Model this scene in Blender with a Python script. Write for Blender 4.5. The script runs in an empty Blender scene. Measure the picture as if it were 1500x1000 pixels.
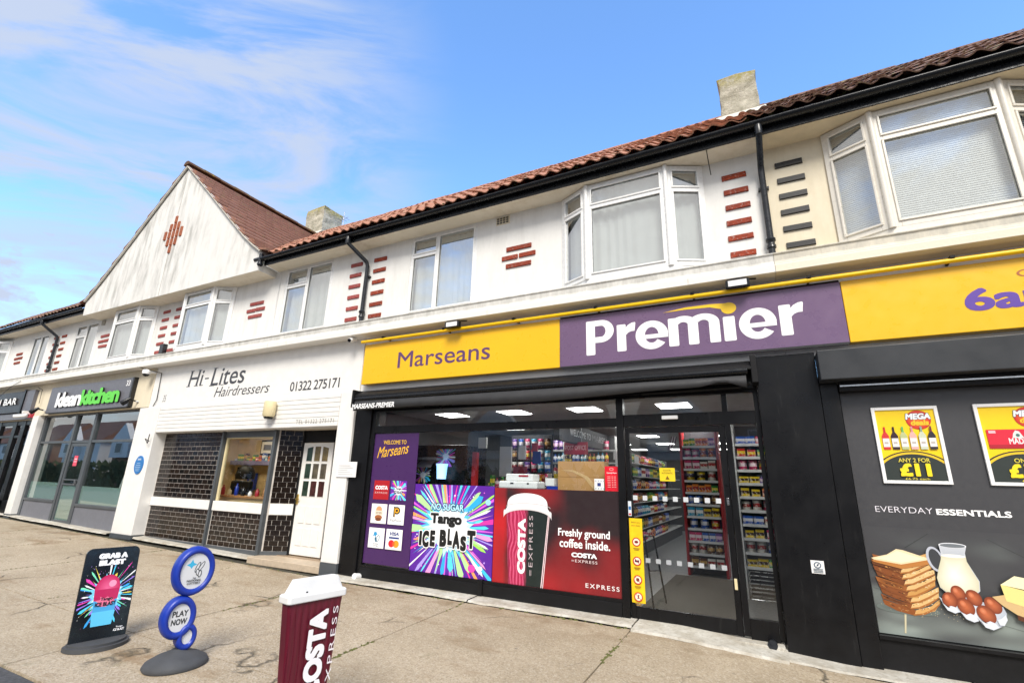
import bpy, math, random
from mathutils import Vector, Matrix
random.seed(7)
S = bpy.context.scene
COL = S.collection
# ------------------------------------------------------------------ camera
cam = bpy.data.cameras.new('camera'); camo = bpy.data.objects.new('camera', cam); COL.objects.link(camo)
cam.sensor_width = 36; cam.lens = 16.9; cam.clip_start = 0.05; cam.clip_end = 2000
right = Vector((0.88988307, 0.45545401, 0.02587996)); down = Vector((-0.10466724, 0.25906202, -0.96017271)); fwd = Vector((-0.44401903, 0.85173265, 0.27820602))
m = Matrix((right, -down, -fwd)).transposed().to_4x4(); m.translation = Vector((0, -6.2, 1.5))
camo.matrix_world = m
S.camera = camo
# ------------------------------------------------------------------ world, sun, exposure
SUN_DIR = Vector((0.38, -0.72, 0.80)).normalized()          # towards the sun
W = bpy.data.worlds.new('World'); S.world = W; W.use_nodes = True
wn, wl = W.node_tree.nodes, W.node_tree.links; wn.clear()
def N(t, **k):
    n = wn.new(t)
    for a, b in k.items(): setattr(n, a, b)
    return n
sky = N('ShaderNodeTexSky', sky_type='NISHITA', sun_disc=False)
sky.sun_elevation = math.asin(SUN_DIR.z); sky.sun_rotation = math.atan2(SUN_DIR.x, SUN_DIR.y)
sky.air_density = 1.0; sky.dust_density = 0.3; sky.ozone_density = 2.2
tint = N('ShaderNodeMixRGB', blend_type='MULTIPLY'); tint.inputs[0].default_value = 1; tint.inputs[2].default_value = (1.42, 1.80, 2.12, 1)
wl.new(sky.outputs[0], tint.inputs[1])
tc = N('ShaderNodeTexCoord')
def mapped(scale, rot=(0, 0, 0)):
    mp = N('ShaderNodeMapping'); mp.inputs['Scale'].default_value = scale; mp.inputs['Rotation'].default_value = rot
    wl.new(tc.outputs['Generated'], mp.inputs[0]); return mp
def noise(mp, sc, det, dist=0.0, rough=.55):
    n = N('ShaderNodeTexNoise'); n.inputs['Scale'].default_value = sc; n.inputs['Detail'].default_value = det
    n.inputs['Distortion'].default_value = dist; n.inputs['Roughness'].default_value = rough
    wl.new(mp.outputs[0], n.inputs['Vector']); return n
def ramp(src, a, b):
    r = N('ShaderNodeMapRange', interpolation_type='SMOOTHSTEP'); r.inputs[1].default_value = a; r.inputs[2].default_value = b
    wl.new(src, r.inputs[0]); return r.outputs[0]
def mathn(op, a, b):
    n = N('ShaderNodeMath', operation=op)
    for i, v in enumerate((a, b)):
        if isinstance(v, (int, float)): n.inputs[i].default_value = v
        else: wl.new(v, n.inputs[i])
    return n.outputs[0]
def dotv(v):
    d = N('ShaderNodeVectorMath', operation='DOT_PRODUCT'); wl.new(tc.outputs['Generated'], d.inputs[0]); d.inputs[1].default_value = v; return d.outputs['Value']
comb = N('ShaderNodeCombineXYZ')          # wind-drawn streaks: long along one direction of the sky, thin across it
for i_, v_ in enumerate(((.80, .50, .10), (.42, -1.1, 3.5), (-.5, 1.0, .4))): wl.new(dotv(v_), comb.inputs[i_])
cir = noise(comb, 2.3, 9, .7, .60)         # high streaky cirrus
dotn = N('ShaderNodeVectorMath', operation='DOT_PRODUCT'); wl.new(tc.outputs['Generated'], dotn.inputs[0]); dotn.inputs[1].default_value = (-0.86, 0.20, 0.47)
cmask = ramp(dotn.outputs['Value'], .80, .96)
c1 = mathn('MULTIPLY', ramp(cir.outputs[0], .36, .60), cmask)
c1 = mathn('MULTIPLY', c1, .95)
puf = noise(mapped((1, 1, 2.2), (0, 0, .4)), 3.2, 9, .2, .6)                        # low cumulus near the horizon and behind the street
sep = N('ShaderNodeSeparateXYZ'); wl.new(tc.outputs['Generated'], sep.inputs[0])
lowm = ramp(sep.outputs['Z'], .50, .30)
backm = ramp(sep.outputs['Y'], .15, -.35)
c2 = mathn('MULTIPLY', ramp(puf.outputs[0], .50, .60), lowm)
c3 = mathn('MULTIPLY', ramp(puf.outputs[0], .18, .52), backm)
cc = mathn('MAXIMUM', mathn('MAXIMUM', c1, c2), c3)
cm = N('ShaderNodeMixRGB'); wl.new(backm, cm.inputs[0]); cm.inputs[1].default_value = (2.95, 3.40, 4.35, 1); cm.inputs[2].default_value = (4.6, 4.5, 4.4, 1)
mix = N('ShaderNodeMixRGB'); wl.new(cc, mix.inputs[0]); wl.new(tint.outputs[0], mix.inputs[1]); wl.new(cm.outputs[0], mix.inputs[2])
bg = N('ShaderNodeBackground'); bg.inputs[1].default_value = 0.14; wl.new(mix.outputs[0], bg.inputs[0])
wo = N('ShaderNodeOutputWorld'); wl.new(bg.outputs[0], wo.inputs[0])
sd = bpy.data.lights.new('sun', 'SUN'); sd.energy = 2.9; sd.angle = math.radians(24); sd.color = (1, .945, .86)
so = bpy.data.objects.new('sun', sd); COL.objects.link(so); so.rotation_euler = SUN_DIR.to_track_quat('Z', 'Y').to_euler()
S.view_settings.view_transform = 'Standard'; S.view_settings.look = 'None'; S.view_settings.gamma = 1; S.view_settings.exposure = 0.55
S.render.engine = 'CYCLES'
try: S.cycles.max_bounces = 8; S.cycles.transparent_max_bounces = 16
except Exception: pass

# ------------------------------------------------------------------ colours and materials
def lin(h):
    if isinstance(h, (tuple, list)): return tuple(h)[:3]
    h = h.lstrip('#'); o = []
    for i in (0, 2, 4):
        c = int(h[i:i + 2], 16) / 255; o.append(c / 12.92 if c <= .04045 else ((c + .055) / 1.055) ** 2.4)
    return tuple(o)
class MT:
    def __init__(s, name):
        s.m = bpy.data.materials.new(name); s.m.use_nodes = True; s.n = s.m.node_tree.nodes; s.l = s.m.node_tree.links
        s.b = s.n['Principled BSDF']; s.out = s.n['Material Output']; s._pos = None
    def node(s, t, **k):
        n = s.n.new(t)
        for a, b in k.items(): setattr(n, a, b)
        return n
    def pos(s, scale=(1, 1, 1), obj=False):
        mp = s.node('ShaderNodeMapping'); mp.inputs['Scale'].default_value = scale
        if obj: g = s.node('ShaderNodeTexCoord'); s.l.new(g.outputs['Object'], mp.inputs[0])
        else: g = s.node('ShaderNodeNewGeometry'); s.l.new(g.outputs['Position'], mp.inputs[0])
        return mp.outputs[0]
    def noise(s, v, sc, det=4, rough=.55, dist=0):
        n = s.node('ShaderNodeTexNoise'); n.inputs['Scale'].default_value = sc; n.inputs['Detail'].default_value = det
        n.inputs['Roughness'].default_value = rough; n.inputs['Distortion'].default_value = dist; s.l.new(v, n.inputs['Vector']); return n.outputs[0]
    def rng(s, v, a, b, c=0, d=1):
        r = s.node('ShaderNodeMapRange'); s.l.new(v, r.inputs[0])
        for i, x in enumerate((a, b, c, d)): r.inputs[i + 1].default_value = x
        return r.outputs[0]
    def mul(s, a, b, op='MULTIPLY'):
        n = s.node('ShaderNodeMath', operation=op)
        for i, v in enumerate((a, b)):
            if isinstance(v, (int, float)): n.inputs[i].default_value = v
            else: s.l.new(v, n.inputs[i])
        return n.outputs[0]
    def mix(s, f, a, b, blend='MIX'):
        n = s.node('ShaderNodeMixRGB', blend_type=blend)
        for i, v in enumerate((f, a, b)):
            if isinstance(v, (int, float)): n.inputs[i].default_value = v
            elif isinstance(v, (tuple, list)): n.inputs[i].default_value = (*v[:3], 1)
            else: s.l.new(v, n.inputs[i])
        return n.outputs[0]
    def col(s, c):
        if isinstance(c, (tuple, list)): s.b.inputs['Base Color'].default_value = (*c[:3], 1)
        else: s.l.new(c, s.b.inputs['Base Color'])
    def bump(s, v, strength, dist=.01):
        n = s.node('ShaderNodeBump'); n.inputs['Strength'].default_value = strength; n.inputs['Distance'].default_value = dist
        s.l.new(v, n.inputs['Height']); s.l.new(n.outputs[0], s.b.inputs['Normal'])
def surf(name, c, rough=.6, metal=0, var=.12, sc=6, bump=0, bsc=40, spec=.5, emit=0):
    t = MT(name); c = lin(c)
    p = t.pos(); a = t.noise(p, sc, 6, .6)
    t.col(t.mix(t.rng(a, .3, .7), tuple(x * (1 - var) for x in c), tuple(min(1, x * (1 + var)) for x in c)))
    t.b.inputs['Roughness'].default_value = rough; t.b.inputs['Metallic'].default_value = metal
    t.b.inputs['Specular IOR Level'].default_value = spec
    t.l.new(t.rng(t.noise(p, sc * 4, 3), .3, .7, max(.02, rough - .08), min(1, rough + .08)), t.b.inputs['Roughness'])
    if bump: t.bump(t.noise(p, bsc, 4), bump)
    if emit: t.b.inputs['Emission Color'].default_value = (*c, 1); t.b.inputs['Emission Strength'].default_value = emit
    return t.m
def render_mat(name, c, stain, amount):
    t = MT(name); c = lin(c); p = t.pos(); ps = t.pos((3.2, 3.2, .55))
    st = t.rng(t.noise(ps, 1.6, 7, .68), .44, .74)
    blot = t.rng(t.noise(p, .55, 4, .6), .36, .62)
    f = t.mul(t.mul(st, blot), amount)
    fine = t.rng(t.noise(p, 14, 6, .65), .35, .75)
    base = t.mix(t.mul(fine, .35), c, tuple(x * .86 for x in c))
    t.col(t.mix(f, base, lin(stain)))
    t.b.inputs['Roughness'].default_value = .85; t.bump(t.noise(p, 60, 5, .7), .25, .006)
    return t.m
M = {}
M['render'] = render_mat('white_render', (.81, .80, .77), '96928a', .32)
M['render_gable'] = render_mat('white_render_gable', (.78, .765, .73), '787870', .9)
M['cream'] = render_mat('cream_render', (.76, .68, .52), 'a89468', .4)
M['soffit'] = render_mat('soffit_paint', (.74, .68, .56), 'a08c60', .5)
M['white'] = surf('white_paint', (.80, .785, .755), .45, var=.04, bump=.05)
M['upvc'] = surf('white_upvc', (.82, .82, .81), .28, var=.03)
M['upvc2'] = surf('cream_upvc', (.76, .72, .64), .3, var=.04)
M['black'] = surf('black_paint', (.006, .006, .007), .30, var=.15, sc=1.5, spec=.22)
def scuffed():
    t = MT('scuffed_black'); p = t.pos(); sc = t.rng(t.noise(t.pos((7, 7, .7)), 2.2, 8, .75), .58, .80); du = t.rng(t.noise(p, 1.3, 6, .65), .45, .75)
    c = t.mix(t.mul(du, .35), (.0055, .0055, .0065), (.022, .023, .025)); c = t.mix(t.mul(sc, .35), c, (.075, .075, .072)); t.col(c)
    t.b.inputs['Specular IOR Level'].default_value = .25; t.l.new(t.rng(t.noise(p, 5, 5), .3, .7, .24, .42), t.b.inputs['Roughness']); t.bump(t.noise(t.pos((1.5, 1.5, .5)), 2, 2), .15, .02); return t.m
M['black'] = scuffed()
M['blackmatt'] = surf('black_matt', (.007, .007, .008), .55, var=.2, spec=.25)
M['gutter'] = surf('black_gutter', (.007, .008, .010), .28, var=.2, spec=.35)
M['hood'] = surf('grey_black_hood', (.032, .035, .040), .45, var=.25, sc=1.5, spec=.35)
M['pipe'] = surf('black_pipe', (.014, .016, .02), .3, var=.3)
M['darkgrey'] = surf('dark_grey_frame', (.075, .085, .095), .4, var=.1)
M['kitchgrey'] = surf('mid_grey_panel', (.16, .165, .19), .5, var=.08)
M['signgrey'] = surf('sign_grey', (.13, .13, .15), .4, var=.06)
M['barblack'] = surf('bar_black', (.03, .03, .035), .4)
M['fabric'] = surf('awning_fabric', (.028, .028, .03), .6, var=.2, bump=.2, bsc=60)
M['yellow'] = surf('sign_yellow', 'ecb80a', .33, var=.03, sc=2)
M['yellowpipe'] = surf('yellow_pipe', 'f2c400', .35, var=.05)
M['purple'] = surf('sign_purple_sky_wash', '6c5474', .3, var=.06, sc=2)  # lightened: the sky's reflection on the panel is mixed into this purple
M['wpaint'] = surf('letter_white', (.85, .85, .85), .4, var=.02)
M['greenl'] = surf('letter_green', '5fd03c', .4, var=.03)
M['edgeblack'] = surf('letter_edge', (.012, .012, .012), .4)
M['brass'] = surf('brass', (.6, .42, .12), .3, metal=1)
M['steel'] = surf('steel', (.5, .5, .5), .3, metal=1)
M['rubber'] = surf('grey_rubber', (.06, .063, .068), .75, var=.2, bump=.3, bsc=80)
M['blue'] = surf('blue_plastic', (.008, .035, .33), .38, var=.06)
M['crimson'] = None
M['cardboard'] = surf('cardboard', 'b98d58', .7, var=.08)
M['carpet'] = surf('entrance_mat', (.06, .055, .05), .95, var=.4, sc=60, bump=.5, bsc=200)
M['shopfloor'] = surf('shop_floor_vinyl', (.17, .175, .18), .35, var=.1)
M['shopceil'] = surf('shop_ceiling', (.45, .45, .46), .9)
M['shopwall'] = surf('shop_dark_wall', (.06, .06, .065), .7)
M['shelfwhite'] = surf('shelf_white', (.75, .75, .74), .4)
M['red'] = surf('rack_red', (.42, .012, .016), .4)
M['redsign'] = surf('red_sign', (.40, .02, .04), .4)
M['sal'] = surf('salon_wall', (.62, .47, .25), .8)
M['salfloor'] = surf('salon_floor', (.3, .22, .15), .5)
M['wood'] = surf('wood', (.35, .17, .06), .45, var=.3, sc=10)
M['tilefloor'] = surf('doorstep_tile', (.52, .42, .31), .5, var=.12, sc=14)
M['darktile'] = None
M['paper'] = surf('paper', (.78, .78, .78), .8, var=.02)
M['plastergrey'] = surf('old_concrete', (.36, .34, .29), .9, var=.2)
M['lamp_cream'] = surf('cream_plastic', (.7, .6, .36), .5, var=.05)
M['asphalt'] = surf('asphalt', (.075, .075, .078), .9, var=.35, sc=30, bump=.8, bsc=160)
M['underjoint'] = surf('joint_soil', (.055, .050, .035), .95, var=.5, sc=12, bump=.5)
M['curtain'] = surf('net_curtain_or_fill', (.82, .84, .83), .9, var=.06)
M['blind'] = surf('blind_slat', (.80, .80, .79), .5, var=.02)
M['roomdark'] = surf('room_wall', (.22, .22, .22), .9)
M['green'] = surf('hedge_green', (.05, .075, .03), .9, var=.4, sc=2)
M['oppbrick'] = surf('house_brick', (.30, .16, .11), .9, var=.2)
M['flash'] = surf('mortar_flashing', (.62, .59, .52), .9, var=.15, bump=.4, bsc=30)
def brick_mat(name, a, b, rough=.8):
    t = MT(name); p = t.pos(); oi = t.node('ShaderNodeObjectInfo')
    n = t.noise(p, 22, 6, .7)
    c = t.mix(t.rng(n, .3, .7), lin(a), lin(b)); c = t.mix(t.mul(oi.outputs['Random'], .6), c, lin(b)); c = t.mix(t.mul(t.rng(t.noise(p, 35, 5, .7), .56, .68), .5), c, (.55, .50, .46) if rough > .6 else (.016, .016, .018))
    t.col(c); t.b.inputs['Roughness'].default_value = rough; t.bump(t.noise(p, 90, 5, .8), .5, .006); return t.m
M['brick'] = brick_mat('red_brick', 'a8401c', '6f2410')
M['brick_orange'] = brick_mat('terracotta_brick', 'b46a44', '8a4428')
M['brick_pink'] = brick_mat('faded_brick', 'a8504a', '8a3a36')
M['brick_black'] = brick_mat('black_brick', '141418', '0c0c0e', .5)
def tile_mat(name, a, b, c, lichen, amt):
    t = MT(name); p = t.pos(); oi = t.node('ShaderNodeObjectInfo'); n = t.noise(p, 9, 6, .7)
    x = t.mix(t.rng(n, .3, .7), lin(a), lin(b))
    x = t.mix(t.mul(t.rng(t.noise(p, 3.1, 2), .4, .62), .8), x, lin(c))
    x = t.mix(t.mul(oi.outputs['Random'], .3), x, lin(b))
    x = t.mix(t.mul(t.rng(t.noise(p, 5.5, 7, .75), .55, .66), amt), x, lin(lichen))
    t.col(x); t.b.inputs['Roughness'].default_value = .85; t.bump(t.noise(p, 60, 4, .7), .4, .006); return t.m
M['tile_red'] = tile_mat('terracotta_tile', 'c48c70', '946854', 'ac7458', '9c9678', .85)
M['tile_brown'] = tile_mat('weathered_tile', '947262', '644a3e', '7c5c4a', '8c885e', 1.0)
M['tile_gable'] = tile_mat('brown_plain_tile', 'a87862', '7c5646', '906856', '84784e', .55)
def darktile():
    t = MT('glazed_dark_tile'); p = t.pos(); oi = t.node('ShaderNodeObjectInfo')
    c = t.mix(oi.outputs['Random'], (.005, .004, .004), (.022, .012, .008)); t.col(t.mix(t.mul(t.noise(p, 8, 3), .12), c, (.05, .045, .04)))
    t.b.inputs['Roughness'].default_value = .10; t.b.inputs['Specular IOR Level'].default_value = .4; t.bump(t.noise(p, 14, 3), .12, .01); return t.m
M['darktile'] = darktile()
M['grout'] = surf('grout', (.50, .46, .42), .9, var=.2)
def crimson():
    t = MT('crimson_cup'); p = t.pos((1, 1, 1), obj=True)
    w = t.node('ShaderNodeTexWave', wave_type='BANDS', bands_direction='X'); w.inputs['Scale'].default_value = 7; w.inputs['Distortion'].default_value = 2.2; w.inputs['Detail'].default_value = 2; w.inputs['Detail Scale'].default_value = .7
    t.l.new(p, w.inputs['Vector'])
    t.col(t.mix(t.rng(w.outputs[0], 0, 1), (.100, .003, .014), (.125, .004, .018))); t.b.inputs['Roughness'].default_value = .4
    t.bump(w.outputs[0], .35, .006); return t.m
M['crimson'] = crimson()
def concrete_slab():
    t = MT('pavement_aggregate'); p = t.pos(); oi = t.node('ShaderNodeObjectInfo')
    v = t.node('ShaderNodeTexVoronoi', feature='F1'); v.inputs['Scale'].default_value = 85; t.l.new(p, v.inputs['Vector'])
    sp = t.node('ShaderNodeSeparateColor'); t.l.new(v.outputs['Color'], sp.inputs[0])
    a = t.mix(t.rng(t.noise(p, 1.1, 5, .6), .35, .65), (.37, .295, .20), (.50, .41, .295))
    a = t.mix(t.mul(t.rng(sp.outputs[0], .55, 1), .65), a, (.62, .55, .45))
    a = t.mix(t.mul(t.rng(sp.outputs[1], .6, 1), .6), a, (.16, .12, .075))
    a = t.mix(t.mul(t.rng(t.noise(p, 26, 8, .8), .42, .68), .4), a, (.22, .165, .10))
    rust = t.mul(t.rng(t.noise(t.pos((1, 2.2, 1)), .9, 6, .7), .56, .70), .75)
    a = t.mix(rust, a, (.20, .115, .045))
    sy = t.node('ShaderNodeSeparateXYZ'); t.l.new(p, sy.inputs[0])
    damp = t.mul(t.rng(sy.outputs[1], -1.15, -.45), t.rng(t.noise(t.pos((1, 1.6, 1)), 1.5, 7, .7), .46, .62)); a = t.mix(t.mul(damp, .7), a, (.17, .10, .04))
    moss = t.mul(t.rng(t.noise(p, 2.3, 7, .75), .60, .72), .5); a = t.mix(moss, a, (.12, .13, .045))
    a = t.mix(t.mul(oi.outputs['Random'], .28), a, (.32, .26, .17))
    gv = t.node('ShaderNodeTexVoronoi', feature='F1'); gv.inputs['Scale'].default_value = 3.1; t.l.new(p, gv.inputs['Vector'])
    gs = t.node('ShaderNodeSeparateColor'); t.l.new(gv.outputs['Color'], gs.inputs[0])
    gum = t.mul(t.rng(gv.outputs['Distance'], .045, .06, 1, 0), t.rng(gs.outputs[0], .62, .64)); a = t.mix(t.mul(gum, .6), a, (.12, .10, .075))
    # wandering cracks
    dn = t.node('ShaderNodeTexNoise'); dn.inputs['Scale'].default_value = 1.6; dn.inputs['Detail'].default_value = 6; t.l.new(p, dn.inputs['Vector'])
    mx = t.node('ShaderNodeMixRGB', blend_type='ADD'); mx.inputs[0].default_value = .55; t.l.new(p, mx.inputs[1]); t.l.new(dn.outputs['Color'], mx.inputs[2])
    cr = t.node('ShaderNodeTexVoronoi', feature='DISTANCE_TO_EDGE'); cr.inputs['Scale'].default_value = .42; t.l.new(mx.outputs[0], cr.inputs['Vector'])
    crk = t.rng(cr.outputs['Distance'], .0, .0075, 1, 0); gate = t.rng(t.noise(p, .8, 2), .53, .62)
    ck = t.mul(crk, gate); a = t.mix(t.mul(ck, .8), a, (.04, .035, .02))
    t.col(a); t.b.inputs['Roughness'].default_value = .9
    h = t.mul(v.outputs['Distance'], .5); h2 = t.mul(h, t.mul(ck, -3.0), 'ADD'); h3 = t.mul(h2, t.mul(t.noise(p, 30, 6, .8), .8), 'ADD')
    t.bump(h3, .8, .006); return t.m
M['slab'] = concrete_slab()
def strip():
    t = MT('threshold_concrete'); p = t.pos()
    a = t.mix(t.rng(t.noise(p, 3, 7, .7), .35, .65), (.38, .34, .27), (.62, .60, .54)); a = t.mix(t.mul(t.rng(t.noise(p, 22, 6, .7), .5, .7), .5), a, (.2, .17, .12))
    t.col(a); t.b.inputs['Roughness'].default_value = .9; t.bump(t.noise(p, 40, 6, .8), .8, .01); return t.m
M['strip'] = strip()
def cornice_mat(name, base):
    t = MT(name); p = t.pos(); s2 = t.pos((1, 1, .35)); n = t.node('ShaderNodeNewGeometry')
    sp = t.node('ShaderNodeSeparateXYZ'); t.l.new(n.outputs['Position'], sp.inputs[0])
    up = t.rng(sp.outputs[2], 3.97, 4.03)       # the upper mould holds grey grime
    g = t.mul(up, t.rng(t.noise(s2, 7, 7, .7), .30, .66, .12, .75)); a = t.mix(g, base, (.36, .35, .32))
    a = t.mix(t.mul(t.rng(t.noise(t.pos((6, 6, .8)), 2, 5, .7), .62, .74), .45), a, (.33, .27, .19)); t.col(a)
    t.b.inputs['Roughness'].default_value = .8; t.bump(t.noise(p, 40, 5), .3, .006); return t.m
M['cornice'] = cornice_mat('cornice_paint', (.78, .76, .715)); M['cornice_cream'] = cornice_mat('cornice_cream', (.76, .70, .57))
def chimney_mat():
    t = MT('chimney_render'); p = t.pos(); a = t.mix(t.rng(t.noise(p, 4.5, 7, .7), .35, .62), (.62, .58, .47), (.30, .28, .21))
    a = t.mix(t.rng(t.noise(p, 8, 6, .7), .52, .66), a, (.50, .46, .38))
    sp = t.node('ShaderNodeSeparateXYZ'); g = t.node('ShaderNodeTexCoord'); t.l.new(g.outputs['Generated'], sp.inputs[0])
    a = t.mix(t.mul(t.rng(sp.outputs[2], .72, .95), t.rng(t.noise(p, 6, 5, .7), .40, .55)), a, (.33, .28, .07))
    t.col(a); t.b.inputs['Roughness'].default_value = .95; t.bump(t.noise(p, 18, 7, .75), 1, .03); return t.m
M['chimney'] = chimney_mat()
def glass(name, refl, tintc=(1, 1, 1), rough=0.0):
    t = MT(name); t.n.remove(t.b)
    tr = t.node('ShaderNodeBsdfTransparent'); tr.inputs[0].default_value = (*tintc, 1)
    gl = t.node('ShaderNodeBsdfGlossy'); gl.inputs['Roughness'].default_value = rough
    fr = t.node('ShaderNodeFresnel'); fr.inputs[0].default_value = 1.45; ge = t.node('ShaderNodeNewGeometry')
    fac = t.mul(t.mul(fr.outputs[0], refl, 'ADD'), t.mul(1.0, ge.outputs['Backfacing'], 'SUBTRACT'))
    mx = t.node('ShaderNodeMixShader'); t.l.new(fac, mx.inputs[0]); t.l.new(tr.outputs[0], mx.inputs[1]); t.l.new(gl.outputs[0], mx.inputs[2]); t.l.new(mx.outputs[0], t.out.inputs[0])
    return t.m
M['glass_up'] = glass('upper_window_glass', .44, (.94, .96, .96)); M['glass_blind'] = glass('bay_glass', .30, (.94, .96, .96)); M['glass'] = glass('shop_glass', .045, (.95, .97, .97)); M['glass_k'] = glass('cafe_glass', .30, (.88, .93, .92))
def frosted():
    t = MT('frosted_film'); t.col((.50, .64, .60)); t.b.inputs['Roughness'].default_value = .25; t.b.inputs['Alpha'].default_value = .85; return t.m
M['frost'] = frosted()
def emis(name, c, s):
    t = MT(name); t.col((.8, .8, .8)); t.b.inputs['Emission Color'].default_value = (*c, 1); t.b.inputs['Emission Strength'].default_value = s; return t.m
M['led'] = emis('led_panel', (1, .98, .95), 9.0)
M['warmled'] = emis('salon_strip', (1, .85, .60), 15.0)
M['screen'] = emis('lit_cup', (.25, .6, 1), 1.2)
def printm(name, rough, emit=0):
    t = MT(name); a = t.node('ShaderNodeAttribute'); a.attribute_name = 'Col'
    p = t.pos(); t.col(t.mix(t.mul(t.noise(p, 9, 4), .03), a.outputs['Color'], (.5, .5, .5))); t.b.inputs['Roughness'].default_value = rough; return t.m
M['print'] = printm('printed_vinyl', .35)
def prodm(i, a, b):
    t = MT('packaging_%d' % i); g = t.node('ShaderNodeTexCoord'); sp = t.node('ShaderNodeSeparateXYZ'); t.l.new(g.outputs['Generated'], sp.inputs[0])
    f = t.mul(t.rng(sp.outputs[2], .34, .36), t.rng(sp.outputs[2], .70, .72, 1, 0)); x = t.mix(f, lin(a), lin(b))
    n = t.noise(t.pos((1, 1, 1), obj=True), 30, 3); x = t.mix(t.rng(n, .56, .6, 0, .6), x, lin('f0e8d8'))
    t.col(x); t.b.inputs['Roughness'].default_value = .35; return t.m
PM = [prodm(i, a, b) for i, (a, b) in enumerate([('c8201c', 'f4d020'), ('1c58b8', 'e8e8f0'), ('2c8c34', 'f0e040'), ('e88010', 'a01010'), ('5c2c90', 'e8c0e0'), ('e8c818', '402010'), ('20a0c8', 'f4f4f4'), ('d02868', 'f8e0e8'), ('60381c', 'd8a850'), ('e8e4dc', 'b02020')])]

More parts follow.
